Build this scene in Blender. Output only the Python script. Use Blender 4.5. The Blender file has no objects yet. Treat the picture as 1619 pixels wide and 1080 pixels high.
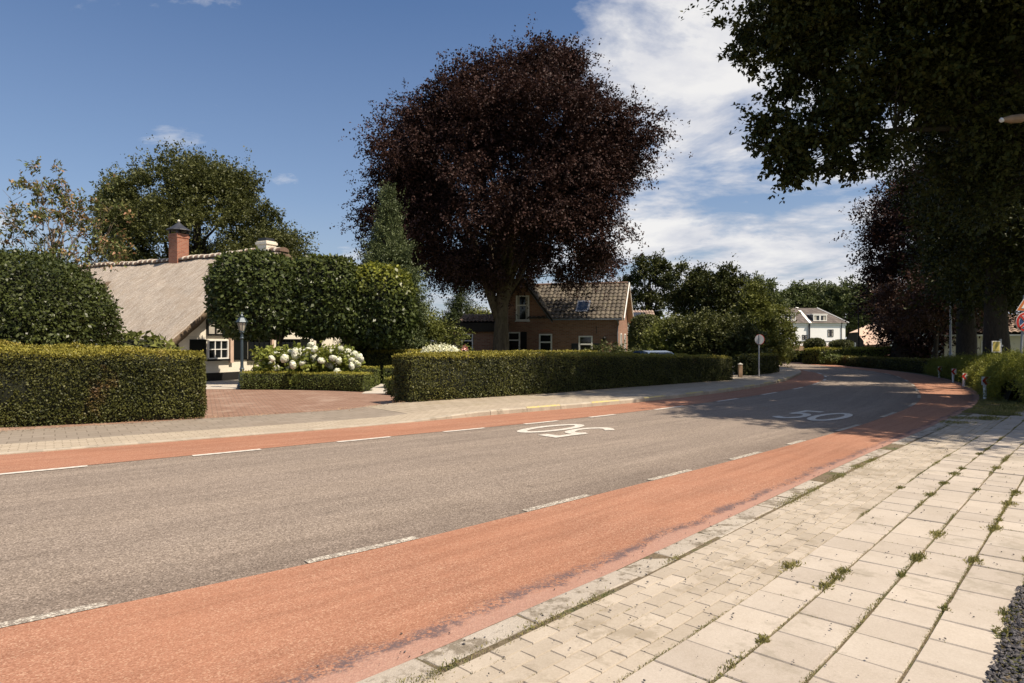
import bpy, math
import numpy as np
from mathutils import Vector, Matrix, noise as mnoise

rng = np.random.default_rng(7)
SC = bpy.context.scene
COL = SC.collection
F, CX, CY, H = 1050.0, 809.5, 540.0, 1.55          # survey of the site: focal length, eye height
PI = math.pi
def R(d): return math.radians(d)
def G(px, py):
    Z = H*F/(py-CY); return ((px-CX)*Z/F, Z)
def at(px, Z): return (px-CX)*Z/F
def hh(py, Z): return H+(CY-py)*Z/F

# ------------------------------------------------------------------ materials
class NT:
    def __init__(s, name):
        s.m = bpy.data.materials.new(name); s.m.use_nodes = True
        s.t = s.m.node_tree; s.t.nodes.clear()
        s.out = s.n('ShaderNodeOutputMaterial')
    def n(s, typ, **kw):
        nd = s.t.nodes.new(typ)
        for k, v in kw.items():
            if k.startswith('_'): setattr(nd, k[1:], v)
            else: nd.inputs[k.replace('__', ' ')].default_value = v
        return nd
    def l(s, a, b): s.t.links.new(a, b)
    def coord(s, kind='Object', scale=None):
        tc = s.n('ShaderNodeTexCoord'); o = tc.outputs[kind]
        if scale:
            mp = s.n('ShaderNodeMapping'); mp.inputs['Scale'].default_value = scale
            s.l(o, mp.inputs['Vector']); o = mp.outputs['Vector']
        return o
    def noise(s, co, scale, detail=4, rough=.55, dist=0):
        nd = s.n('ShaderNodeTexNoise', Scale=scale, Detail=detail, Roughness=rough, Distortion=dist)
        s.l(co, nd.inputs['Vector']); return nd.outputs['Fac']
    def voro(s, co, scale, out='Distance', feat='F1'):
        nd = s.n('ShaderNodeTexVoronoi', _feature=feat, Scale=scale); s.l(co, nd.inputs['Vector']); return nd.outputs[out]
    def ramp(s, fac, stops, interp='LINEAR'):
        nd = s.n('ShaderNodeValToRGB'); nd.color_ramp.interpolation = interp
        e = nd.color_ramp.elements
        while len(e) < len(stops): e.new(.5)
        for i, (p, c) in enumerate(stops):
            e[i].position = p
            if not hasattr(c, '__len__'): c = (c, c, c)
            e[i].color = (*c[:3], 1)
        s.l(fac, nd.inputs['Fac']); return nd.outputs['Color']
    def mix(s, fac, a, b, mode='MIX'):
        nd = s.n('ShaderNodeMix', _data_type='RGBA', _blend_type=mode)
        for sock, v in ((nd.inputs[0], fac), (nd.inputs[6], a), (nd.inputs[7], b)):
            if isinstance(v, bpy.types.NodeSocket): s.l(v, sock)
            elif hasattr(v, '__len__'): sock.default_value = (*v[:3], 1)
            else: sock.default_value = v
        return nd.outputs[2]
    def math(s, op, a, b=0.0, c=0.0):
        nd = s.n('ShaderNodeMath', _operation=op)
        for i, v in enumerate((a, b, c)):
            if isinstance(v, bpy.types.NodeSocket): s.l(v, nd.inputs[i])
            else: nd.inputs[i].default_value = v
        return nd.outputs[0]
    def bump(s, h, strength, dist=.01):
        nd = s.n('ShaderNodeBump', Strength=strength, Distance=dist); s.l(h, nd.inputs['Height']); return nd.outputs['Normal']
    def pbr(s, col, rough=.8, metal=0, normal=None, spec=.4, **kw):
        b = s.n('ShaderNodeBsdfPrincipled', Metallic=metal)
        b.inputs['Specular IOR Level'].default_value = spec
        for sock, v in (('Base Color', col), ('Roughness', rough)):
            if isinstance(v, bpy.types.NodeSocket): s.l(v, b.inputs[sock])
            elif hasattr(v, '__len__'): b.inputs[sock].default_value = (*v[:3], 1)
            else: b.inputs[sock].default_value = v
        for k, v in kw.items(): b.inputs[k.replace('__', ' ')].default_value = v
        if normal is not None: s.l(normal, b.inputs['Normal'])
        s.l(b.outputs[0], s.out.inputs['Surface']); return b

def m_plain(name, col, rough=.6, metal=0, var=.12, scale=6, spec=.4, bump=.15):
    t = NT(name); co = t.coord()
    nz = t.noise(co, scale, 6, .65)
    c = t.mix(t.ramp(nz, [(.3, 0), (.7, 1)]), [v*(1-var) for v in col], [min(1, v*(1+var)) for v in col])
    t.pbr(c, rough, metal, t.bump(t.noise(co, scale*8, 3), bump, .01), spec); return t.m

def m_leaf(name, cols, trans=.28, rough=.5, tint=None, patch=None, spec=.28):
    """cols: list of base colours picked per leaf; tint: colour of fresh growth carried by attribute."""
    t = NT(name)
    g = t.n('ShaderNodeNewGeometry')
    n = len(cols)
    c = t.ramp(g.outputs['Random Per Island'], [(i/max(1, n-1), cc) for i, cc in enumerate(cols)])
    co = t.coord()
    lo = t.noise(co, .9, 3)
    c = t.mix(t.ramp(lo, [(.38, 0), (.62, 1)]), c, t.mix(.5, c, [min(1, v*1.35) for v in cols[-1]]))
    if patch:
        pn = t.noise(co, patch[1], 4, .6)
        c = t.mix(t.ramp(pn, [(patch[2], 0), (patch[2]+.1, .75)]), c, patch[0])
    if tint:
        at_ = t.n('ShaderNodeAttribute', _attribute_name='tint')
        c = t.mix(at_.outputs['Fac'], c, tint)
    b = t.pbr(c, rough, spec=spec)
    tr = t.n('ShaderNodeBsdfTranslucent')
    c2 = t.mix(.5, c, (.9, 1, .35), 'MULTIPLY')
    t.l(t.mix(.35, c, c2), tr.inputs['Color'])
    ms = t.n('ShaderNodeMixShader', Fac=trans)
    t.l(b.outputs[0], ms.inputs[1]); t.l(tr.outputs[0], ms.inputs[2]); t.l(ms.outputs[0], t.out.inputs['Surface'])
    return t.m

def m_bark(name, a, b, sc=3):
    t = NT(name); co = t.coord('Object', (sc*2, sc*2, sc*.5))
    nz = t.noise(co, 2.2, 8, .7, 1.2)
    moss = t.noise(t.coord(), .8, 3)
    c = t.mix(t.ramp(nz, [(.35, 0), (.65, 1)]), a, b)
    c = t.mix(t.ramp(moss, [(.5, 0), (.7, .5)]), c, (.05, .055, .025))
    t.pbr(c, .9, normal=t.bump(nz, .7, .03)); return t.m

M = {}
def asphalt():
    t = NT('asphalt'); co = t.coord(); uv = t.coord('UV')
    fine = t.noise(co, 55, 3, .8); v = t.voro(co, 105, 'Color')
    vv = t.n('ShaderNodeSeparateColor'); t.l(v, vv.inputs[0])
    stone = t.ramp(vv.outputs[0], [(0, (.15, .118, .093)), (.35, (.262, .211, .168)), (.75, (.322, .262, .21)), (.95, (.47, .39, .32))])
    big = t.noise(co, .5, 5, .6)
    tr = t.n('ShaderNodeSeparateXYZ'); t.l(uv, tr.inputs[0])
    # polished wheel tracks follow the lane
    wv = t.math('SINE', t.math('MULTIPLY_ADD', tr.outputs[1], 4.3, .4))
    c = t.mix(t.ramp(big, [(.3, 0), (.7, 1)]), t.mix(1, stone, (.88, .88, .88), 'MULTIPLY'), stone)
    c = t.mix(t.ramp(wv, [(0, .28), (.6, 0)]), c, t.mix(1, c, (.72, .72, .74), 'MULTIPLY'))
    c = t.mix(t.ramp(t.noise(co, 2.2, 5, .75), [(.6, 0), (.72, .4)]), c, (.1, .085, .07))
    st = t.noise(t.coord('UV', (.35, 4, 1)), 1.3, 7, .7)
    c = t.mix(t.ramp(st, [(.4, .0), (.64, .5)]), c, t.mix(1, c, (.66, .65, .64), 'MULTIPLY'))
    vv5 = t.math('MULTIPLY', t.math('ADD', tr.outputs[1], t.math('MULTIPLY', t.math('SUBTRACT', t.noise(co, 1.5, 6, .7), .5), .9)), .18)
    c = t.mix(t.ramp(vv5, [(.0, .35), (.08, 0), (.78, 0), (.98, .5)]), c, t.mix(1, c, (.6, .57, .56), 'MULTIPLY'))
    c = t.mix(t.ramp(t.noise(co, 6, 3, .5), [(.74, 0), (.76, .6)]), c, (.06, .055, .05))
    t.pbr(c, .88, normal=t.bump(t.math('ADD', fine, t.voro(co, 75)), .35, .01), spec=.3)
    return t.m
def redlane(side):
    t = NT('red_asphalt_'+side); co = t.coord(); uv = t.coord('UV')
    v = t.voro(co, 125, 'Color'); vv = t.n('ShaderNodeSeparateColor'); t.l(v, vv.inputs[0])
    c = t.ramp(vv.outputs[0], [(0, (.245, .113, .068)), (.4, (.338, .166, .105)), (.8, (.392, .203, .134)), (1, (.5, .325, .22))])
    big = t.noise(co, .7, 5, .65)
    c = t.mix(t.ramp(big, [(.35, 0), (.7, .45)]), c, (.53, .26, .16))
    c = t.mix(t.ramp(t.noise(co, 1.2, 7, .8, .6), [(.62, 0), (.7, .5)]), c, (.55, .38, .28))
    c = t.mix(t.ramp(t.noise(co, .35, 5, .7), [(.4, .0), (.62, .5)]), c, t.mix(1, c, (.72, .66, .62), 'MULTIPLY'))
    st = t.noise(t.coord('UV', (.5, 5, 1)), 1.2, 6, .7)
    c = t.mix(t.ramp(st, [(.42, .0), (.66, .55)]), c, t.mix(1, c, (.66, .62, .6), 'MULTIPLY'))
    s = t.n('ShaderNodeSeparateXYZ'); t.l(uv, s.inputs[0])
    if side == 'near':
        w = t.math('ADD', s.outputs[1], t.math('MULTIPLY', t.math('SUBTRACT', t.noise(co, 1.4, 9, .8), .5), .42))
        g = t.noise(co, 40, 3, .8)
        band = t.ramp(t.math('MULTIPLY', w, .5), [(.045, 0), (.065, .9), (.085, .9), (.125, 0)])
        band = t.math('MULTIPLY', band, t.ramp(t.math('ADD', t.math('MULTIPLY', g, .5), t.math('MULTIPLY', t.noise(co, 3, 5, .7), .5)), [(.46, 0), (.53, 1)]))
        pink = t.ramp(t.math('MULTIPLY', w, .5), [(.045, 1), (.08, 0)])
        c = t.mix(t.math('MULTIPLY', pink, .6), c, t.mix(g, (.25, .13, .1), (.5, .34, .28)))
        c = t.mix(t.math('MULTIPLY', band, .9), c, (.09, .075, .085))
    t.pbr(c, .9, normal=t.bump(t.math('ADD', t.noise(co, 60, 3, .8), t.voro(co, 90)), .3, .008), spec=.25)
    return t.m
def m_brick(name, bw, bh, c1, c2, mortar, msize=.03, coord='UV', offset=.5, bump=.5, moss=0, rot=False, scale=1, dirt=None):
    t = NT(name); co = t.coord(coord); src = co
    if coord == 'Object':      # wall: use x+y along, z up
        s = t.n('ShaderNodeSeparateXYZ'); t.l(co, s.inputs[0])
        cb = t.n('ShaderNodeCombineXYZ'); t.l(t.math('ADD', s.outputs[0], s.outputs[1]), cb.inputs[0]); t.l(s.outputs[2], cb.inputs[1]); co = cb.outputs[0]
    nz = t.noise(src, 5, 3)
    br = t.n('ShaderNodeTexBrick', _offset=offset, Scale=scale)
    br.inputs['Mortar Size'].default_value = msize; br.inputs['Mortar Smooth'].default_value = .2
    br.inputs['Brick Width'].default_value = bw; br.inputs['Row Height'].default_value = bh
    br.inputs['Color1'].default_value = (*c1, 1); br.inputs['Color2'].default_value = (*c2, 1); br.inputs['Mortar'].default_value = (*mortar, 1)
    br.inputs['Bias'].default_value = 0
    t.l(co, br.inputs['Vector'])
    c = t.mix(t.ramp(t.noise(src, 1.3, 6, .7), [(.3, 0), (.75, .5)]), br.outputs['Color'], t.mix(1, br.outputs['Color'], (.62, .6, .58), 'MULTIPLY'))
    c = t.mix(t.ramp(t.noise(src, 30, 4, .8), [(.3, 0), (.7, .3)]), c, [v*.5 for v in c1])
    if dirt: c = t.mix(t.ramp(t.noise(src, .8, 6, .75), [(.52, 0), (.62, .7)]), c, dirt)
    h = t.math('SUBTRACT', t.math('MULTIPLY', nz, .3), br.outputs['Fac'])
    t.pbr(c, .88, normal=t.bump(h, bump, .02), spec=.25); return t.m
def m_glass(name, col=(.012, .014, .016), rough=.04):
    t = NT(name); t.pbr(col, rough, spec=.6); return t.m
def m_island(name, cols, rough=.85, bsc=60, bst=.25, grime=None):
    t = NT(name); g = t.n('ShaderNodeNewGeometry'); co = t.coord()
    c = t.ramp(g.outputs['Random Per Island'], [(i/(len(cols)-1), k) for i, k in enumerate(cols)])
    c = t.mix(t.ramp(t.noise(co, 2.5, 7, .75), [(.35, 0), (.7, .5)]), c, t.mix(1, c, (.74, .71, .66), 'MULTIPLY'))
    c = t.mix(t.ramp(t.noise(co, 90, 4, .8), [(.3, .35), (.62, 0)]), c, t.mix(1, c, (.55, .52, .48), 'MULTIPLY'))
    if grime: c = t.mix(t.ramp(t.noise(co, grime[1], 6, .8), [(grime[2], 0), (grime[2]+.08, grime[3])]), c, grime[0])
    t.pbr(c, rough, normal=t.bump(t.noise(co, bsc, 5, .8), bst, .01), spec=.3); return t.m

def make_materials():
    M['asphalt'] = asphalt(); M['red_near'] = redlane('near'); M['red_far'] = redlane('far')
    t = NT('road_paint'); co = t.coord()
    c = t.mix(t.ramp(t.noise(co, 14, 6, .8), [(.4, 0), (.6, .75)]), (.7, .66, .59), (.4, .36, .3))
    t.pbr(c, .7, normal=t.bump(t.noise(co, 60, 4), .4, .01)); M['paint'] = t.m
    t = NT('worn_paint'); co = t.coord()
    g = t.noise(co, 42, 5, .85)
    c = t.mix(t.ramp(g, [(.49, 1), (.55, 0)]), (.62, .57, .48), (.22, .185, .15))
    t.pbr(c, .75, normal=t.bump(g, .6, .01)); M['wornpaint'] = t.m
    M['tile'] = m_island('concrete_tile', [(.455, .40, .338), (.505, .447, .38), (.43, .377, .32), (.53, .468, .395), (.485, .43, .365)], grime=((.27, .235, .18), 1.1, .55, .55))
    M['smallbrick'] = m_island('small_concrete_brick', [(.44, .382, .31), (.51, .446, .365), (.41, .355, .285), (.49, .426, .345)], grime=((.27, .225, .165), 1.6, .52, .65))
    M['gutter'] = m_island('rough_gutter_concrete', [(.44, .39, .33), (.5, .45, .38)], bsc=30, bst=.9, grime=((.17, .14, .1), 4, .5, .85))
    t = NT('joint_soil'); co = t.coord()
    c = t.ramp(t.noise(co, 18, 6, .8), [(.3, (.07, .055, .035)), (.5, (.17, .13, .08)), (.7, (.3, .24, .16))])
    c = t.mix(t.ramp(t.noise(co, 3, 5, .7), [(.5, 0), (.6, .8)]), c, (.085, .1, .03))
    t.pbr(c, .95, normal=t.bump(t.noise(co, 50, 5, .8), .8, .02)); M['soil'] = t.m
    M['pave_left'] = m_brick('pale_brick_paving', .21, .105, (.46, .385, .29), (.53, .45, .345), (.3, .25, .185), .008, dirt=(.36, .3, .23))
    M['pave_grey'] = m_brick('grey_tile_paving', .3, .3, (.29, .245, .195), (.33, .28, .225), (.2, .165, .125), .008, dirt=(.24, .195, .15))
    M['pave_tile'] = m_brick('worn_tile_paving', .3, .3, (.4, .335, .255), (.46, .39, .3), (.23, .195, .125), .01, dirt=(.3, .25, .16))
    M['drive'] = m_brick('red_brick_drive', .2, .1, (.29, .165, .115), (.38, .24, .175), (.19, .135, .1), .012, coord='UV', dirt=(.36, .26, .2))
    M['kerb'] = m_island('kerb_concrete', [(.4, .35, .28), (.5, .44, .35)], bsc=25, bst=.5, grime=((.2, .17, .12), 3, .55, .5))
    t = NT('faded_yellow_paint'); co = t.coord(); t.pbr(t.mix(t.ramp(t.noise(co, 16, 7, .8), [(.42, 0), (.56, .85)]), (.52, .42, .12), (.4, .35, .26)), .85); M['yellow'] = t.m
    t = NT('grass_ground'); co = t.coord()
    c = t.ramp(t.noise(co, .7, 7, .75), [(.3, (.045, .06, .02)), (.55, (.09, .11, .035)), (.75, (.19, .17, .08))])
    t.pbr(c, .95, normal=t.bump(t.noise(co, 30, 5, .8), .8, .05)); M['ground'] = t.m
    M['pale_gravel'] = m_island('pale_gravel', [(.5, .45, .38), (.62, .57, .5)], bsc=80, bst=1)
    M['pebble'] = m_island('dark_basalt_chips', [(.028, .028, .034), (.07, .068, .075), (.14, .13, .13), (.045, .04, .04)], rough=.7)
    M['core'] = m_plain('dark_core', (.012, .014, .006), .95, var=.4, scale=14)  # near-black filling inside hedges, clipped crowns and juniper
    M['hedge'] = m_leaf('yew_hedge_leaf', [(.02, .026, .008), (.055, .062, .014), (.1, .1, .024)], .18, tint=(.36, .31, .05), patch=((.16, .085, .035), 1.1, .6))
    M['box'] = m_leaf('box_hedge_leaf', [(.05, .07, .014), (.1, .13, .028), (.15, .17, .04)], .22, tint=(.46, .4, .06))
    M['copper'] = m_leaf('copper_beech_leaf', [(.011, .007, .007), (.028, .014, .012), (.068, .035, .028)], .14, .6, spec=.15)
    M['copper2'] = m_leaf('copper_leaf', [(.03, .016, .012), (.07, .036, .025), (.11, .06, .04)], .22, .45)
    M['oak'] = m_leaf('oak_leaf', [(.016, .022, .007), (.034, .044, .012), (.07, .075, .02)], .12, .5, spec=.2)
    M['green'] = m_leaf('broad_leaf', [(.028, .036, .012), (.058, .067, .02), (.115, .12, .036)], .22)
    M['lime'] = m_leaf('lime_leaf', [(.018, .03, .01), (.038, .055, .015), (.08, .1, .026)], .22, .38, tint=(.4, .4, .05))
    M['conifer'] = m_leaf('conifer_needle', [(.045, .066, .028), (.08, .105, .045), (.14, .165, .07)], .15)
    M['spruce'] = m_leaf('spruce_needle', [(.02, .032, .015), (.04, .058, .022), (.07, .09, .03)], .12)
    M['bright'] = m_leaf('bright_shrub_leaf', [(.055, .068, .017), (.1, .115, .028), (.18, .19, .045)], .26)
    M['dome'] = m_leaf('clipped_beech_leaf', [(.018, .026, .008), (.038, .05, .013), (.075, .09, .022)], .2, .38, tint=(.3, .28, .05))
    M['far'] = m_leaf('distant_leaf', [(.045, .06, .024), (.075, .095, .034), (.11, .13, .045)], .25)
    M['magnolia'] = m_leaf('half_dry_leaf', [(.04, .055, .018), (.08, .1, .03), (.13, .15, .04), (.5, .24, .15), (.2, .21, .07), (.1, .12, .035)], .25)
    M['litter'] = m_leaf('dry_leaf', [(.3, .17, .09), (.2, .1, .05), (.4, .28, .16)], .1)
    M['juniper'] = m_leaf('juniper_leaf', [(.09, .1, .016), (.17, .19, .03), (.28, .29, .05)], .3)
    M['cream'] = m_leaf('cream_blossom', [(.55, .55, .3), (.75, .74, .5), (.85, .84, .68)], .25)
    M['redfl'] = m_leaf('red_blossom', [(.6, .05, .05), (.8, .3, .25), (.85, .7, .65)], .25)
    M['hydleaf'] = m_leaf('hydrangea_leaf', [(.09, .12, .022), (.16, .19, .035), (.26, .28, .06)], .3)
    M['weed'] = m_leaf('joint_weed', [(.1, .12, .025), (.17, .17, .05), (.28, .24, .09)], .3, .6)
    M['petal'] = m_island('hydrangea_petal', [(.6, .66, .36), (.82, .83, .68), (.86, .85, .76), (.7, .74, .5), (.88, .87, .8)], bsc=40, bst=.4)
    M['bark'] = m_bark('grey_bark', (.02, .016, .012), (.065, .05, .036))
    M['beechbark'] = m_bark('beech_bark', (.07, .052, .032), (.17, .13, .085), 1.2)
    M['twig'] = m_bark('pale_twig', (.16, .12, .09), (.34, .27, .21), 3)
    # buildings
    t = NT('thatch'); co = t.coord('UV', (4.5, .45, 1)); 
    st = t.noise(co, 3, 8, .75, .5); b2 = t.noise(t.coord('UV'), .8, 6, .7, .6); f = t.noise(t.coord(), 15, 7, .9)
    c = t.ramp(f, [(.32, (.19, .155, .125)), (.5, (.43, .375, .315)), (.68, (.68, .61, .53))])
    c = t.mix(t.ramp(st, [(.38, .75), (.56, 0)]), c, (.25, .19, .135))
    c = t.mix(t.ramp(b2, [(.52, 0), (.7, .55)]), c, (.3, .235, .17))
    t.pbr(c, .95, normal=t.bump(t.math('ADD', f, st), .8, .04), spec=.1); M['thatch'] = t.m
    M['thatch_edge'] = m_plain('cut_thatch', (.14, .1, .065), .95, var=.4, scale=20, bump=.9)
    M['whitewall'] = m_plain('cream_plaster', (.78, .72, .6), .8, var=.05, scale=2)
    M['white'] = m_plain('white_paint', (.8, .78, .73), .5, var=.05)
    M['bwhite'] = m_plain('white_render', (.86, .86, .84), .8, var=.03, scale=.5)
    M['black'] = m_plain('black_paint', (.008, .009, .009), .35, var=.2)
    M['tarred'] = m_plain('tarred_plinth', (.015, .013, .012), .7)
    M['glass'] = m_glass('window_glass'); 
    M['curtain'] = m_plain('pale_curtain', (.45, .42, .36), .8)
    M['brick'] = m_brick('red_house_brick', .3, .09, (.27, .12, .075), (.42, .21, .135), (.32, .26, .2), .016, coord='Object', bump=.3)
    M['chimbrick'] = m_brick('chimney_brick', .2, .065, (.36, .12, .07), (.5, .2, .12), (.36, .28, .22), .01, coord='Object')
    M['pantile'] = m_island('mossy_pantile', [(.1, .086, .07), (.155, .132, .104), (.08, .068, .056)], bsc=12, bst=.4, grime=((.24, .22, .14), 3, .54, .5))
    M['brtile'] = m_island('pink_brown_tile', [(.34, .25, .2), (.4, .3, .24)], bsc=10)
    M['slate'] = m_brick('grey_roof_slate', .5, .3, (.12, .1, .09), (.2, .17, .15), (.06, .05, .05), .02, coord='Object')
    M['lead'] = m_plain('dark_lead', (.035, .037, .045), .5, var=.25)
    M['zinc'] = m_plain('grey_zinc', (.22, .23, .25), .45, .4)
    M['ridge_tile'] = m_plain('ridge_tile', (.17, .11, .08), .85, var=.3)
    M['mortar'] = m_plain('pale_mortar', (.62, .57, .48), .9)
    M['lampgreen'] = m_plain('blue_grey_enamel', (.05, .07, .085), .4, .2)
    M['lampglass'] = m_plain('milky_glass', (.5, .47, .38), .15, var=.1)
    M['galv'] = m_plain('galvanised_steel', (.36, .37, .38), .45, .5)
    M['signred'] = m_plain('sign_red', (.5, .03, .02), .45)
    M['signorange'] = m_plain('sign_orange', (.55, .16, .04), .45)
    M['signblue'] = m_plain('sign_blue', (.03, .07, .18), .45)
    M['signwhite'] = m_plain('sign_white', (.75, .74, .7), .45)
    M['carpaint'] = m_plain('blue_grey_car_paint', (.16, .22, .32), .25, .6, var=.03)
    M['rubber'] = m_plain('tyre_rubber', (.015, .015, .015), .85)
    M['yellowsign'] = m_plain('yellow_mirror_back', (.5, .4, .1), .5, var=.3)
    M['wood'] = m_plain('weathered_wood', (.3, .2, .12), .8, var=.25)
    M['solar'] = m_plain('solar_glass', (.01, .012, .02), .12)
    M['darkwood'] = m_plain('dark_timber', (.02, .016, .012), .7)
    M['pinkplaster'] = m_plain('warm_plaster', (.6, .43, .33), .85)
make_materials()

# ------------------------------------------------------------------ mesh helpers
class MB:
    def __init__(s): s.v = []; s.f = []; s.mi = []; s.uv = None; s.cur = 0
    def add(s, vs, fs):
        o = len(s.v); s.v += [tuple(v) for v in vs]
        for f in fs: s.f.append(tuple(o+i for i in f)); s.mi.append(s.cur)
        return s
    def box(s, x0, x1, y0, y1, z0, z1):
        return s.add([(x0,y0,z0),(x1,y0,z0),(x1,y1,z0),(x0,y1,z0),(x0,y0,z1),(x1,y0,z1),(x1,y1,z1),(x0,y1,z1)],
              [(0,3,2,1),(4,5,6,7),(0,1,5,4),(1,2,6,5),(2,3,7,6),(3,0,4,7)])
    def tube(s, pts, rad, n=8, cap=True):
        pts = [Vector(p) for p in pts]
        if not hasattr(rad, '__len__'): rad = [rad]*len(pts)
        o = len(s.v); up = Vector((.13, .21, 1)).normalized(); fs = []
        for i, p in enumerate(pts):
            d = (pts[min(i+1, len(pts)-1)]-pts[max(i-1, 0)]).normalized()
            a = d.cross(up if abs(d.dot(up)) < .95 else Vector((1, 0, 0))).normalized(); b = d.cross(a)
            for k in range(n):
                q = p+(a*math.cos(2*PI*k/n)+b*math.sin(2*PI*k/n))*rad[i]; s.v.append(tuple(q))
        for i in range(len(pts)-1):
            for k in range(n):
                k2 = (k+1) % n; s.f.append((o+i*n+k, o+i*n+k2, o+(i+1)*n+k2, o+(i+1)*n+k)); s.mi.append(s.cur)
        if cap:
            s.f.append(tuple(o+k for k in range(n))[::-1]); s.mi.append(s.cur)
            e = o+(len(pts)-1)*n; s.f.append(tuple(e+k for k in range(n))); s.mi.append(s.cur)
        return s
    def lathe(s, prof, c=(0, 0, 0), n=16, axis='z'):
        return s.tube([(c[0], c[1], c[2]+z) for r, z in prof], [max(r, 1e-4) for r, z in prof], n)
    def disc(s, c, r, th, n=28, yaw=0):      # upright disc facing -y turned by yaw
        vs = []
        for y in (-th/2, th/2):
            for k in range(n):
                a = 2*PI*k/n; x = r*math.cos(a); z = r*math.sin(a)
                vs.append((c[0]+x*math.cos(yaw)-y*math.sin(yaw), c[1]+x*math.sin(yaw)+y*math.cos(yaw), c[2]+z))
        fs = [tuple(range(n)), tuple(range(2*n-1, n-1, -1))]+[(k, n+k, n+(k+1) % n, (k+1) % n) for k in range(n)]
        return s.add(vs, fs)
    def prism(s, poly, y0, y1):      # poly in x,z extruded along y
        n = len(poly)
        return s.add([(x, y0, z) for x, z in poly]+[(x, y1, z) for x, z in poly],
            [tuple(range(n)), tuple(range(2*n-1, n-1, -1))]+[(i, n+i, n+(i+1) % n, (i+1) % n) for i in range(n)])
    def prismx(s, poly, x0, x1):     # poly in y,z extruded along x
        n = len(poly)
        return s.add([(x0, y, z) for y, z in poly]+[(x1, y, z) for y, z in poly],
            [tuple(range(n)), tuple(range(2*n-1, n-1, -1))]+[(i, n+i, n+(i+1) % n, (i+1) % n) for i in range(n)])
    def build(s, name, mats, parent=None, smooth=False, uv=None):
        me = bpy.data.meshes.new(name); me.from_pydata(s.v, [], s.f)
        if not isinstance(mats, (list, tuple)): mats = [mats]
        for m in mats: me.materials.append(m)
        if len(mats) > 1: me.polygons.foreach_set('material_index', s.mi)
        if smooth: me.polygons.foreach_set('use_smooth', [True]*len(me.polygons))
        if uv is not None:
            l = me.uv_layers.new(name='UVMap')
            idx = np.empty(len(me.loops), int); me.loops.foreach_get('vertex_index', idx)
            l.data.foreach_set('uv', np.asarray(uv, float)[idx].ravel())
        import bmesh
        bm = bmesh.new(); bm.from_mesh(me); bmesh.ops.recalc_face_normals(bm, faces=bm.faces); bm.to_mesh(me); bm.free()
        me.update(); o = bpy.data.objects.new(name, me); COL.objects.link(o)
        if parent: o.parent = parent
        return o
def tag(o, label=None, cat=None, group=None, kind=None):
    for k, v in (('label', label), ('category', cat), ('group', group), ('kind', kind)):
        if v: o[k] = v
    return o
def thing(name, label, cat, loc=(0, 0, 0), rz=0, group=None):
    o = bpy.data.objects.new(name, None); COL.objects.link(o); o.location = loc; o.rotation_euler = (0, 0, rz)
    o.empty_display_size = .3
    return tag(o, label, cat, group)
def copy_tree(o, parent=None):
    c = o.copy(); COL.objects.link(c); c.parent = parent
    for ch in o.children: copy_tree(ch, c)
    return c

def raw_mesh(name, V, nper, mats, parent=None, tint=None, extra=None):
    """V (N*nper,3) islands of one polygon each"""
    V = np.asarray(V, np.float32); n = len(V)//nper
    me = bpy.data.meshes.new(name); 
    ev, ef = (extra.v, extra.f) if extra else ([], [])
    ne = len(ev)
    allv = np.concatenate([V, np.array(ev, np.float32).reshape(-1, 3)]) if ne else V
    me.vertices.add(len(allv)); me.vertices.foreach_set('co', allv.ravel())
    ls = np.arange(n)*nper; lt = np.full(n, nper); vi = np.arange(n*nper); mi = np.zeros(n, int)
    if ne:
        cnt = np.array([len(f) for f in ef]); st = n*nper+np.concatenate([[0], np.cumsum(cnt)[:-1]])
        ls = np.concatenate([ls, st]); lt = np.concatenate([lt, cnt]); vi = np.concatenate([vi, np.concatenate([np.array(f) for f in ef])+n*nper])
        mi = np.concatenate([mi, np.ones(len(ef), int)])
    me.loops.add(len(vi)); me.loops.foreach_set('vertex_index', vi.astype(np.int32))
    me.polygons.add(len(ls)); me.polygons.foreach_set('loop_start', ls.astype(np.int32))
    for m in (mats if isinstance(mats, (list, tuple)) else [mats]): me.materials.append(m)
    me.polygons.foreach_set('material_index', mi.astype(np.int32))
    me.update(calc_edges=True)
    if tint is not None:
        a = me.attributes.new('tint', 'FLOAT', 'POINT')
        tt = np.zeros(len(allv), np.float32); tt[:n*nper] = np.repeat(tint, nper); a.data.foreach_set('value', tt)
    o = bpy.data.objects.new(name, me); COL.objects.link(o)
    if parent: o.parent = parent
    return o
def nrm(a): return a/np.maximum(np.linalg.norm(a, axis=1, keepdims=True), 1e-6)
def leaf_verts(c, ax, nm, size, width=.6, fold=.12):
    ax = nrm(ax); side = nrm(np.cross(ax, nm)); nn = np.cross(side, ax); s = size[:, None]
    V = np.stack([c, c+ax*s*.45+side*s*width*.5+nn*s*fold, c+ax*s, c+ax*s*.45-side*s*width*.5+nn*s*fold*.6], 1)
    return V.reshape(-1, 3)
def rv(n): return nrm(rng.normal(size=(n, 3)))

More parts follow.
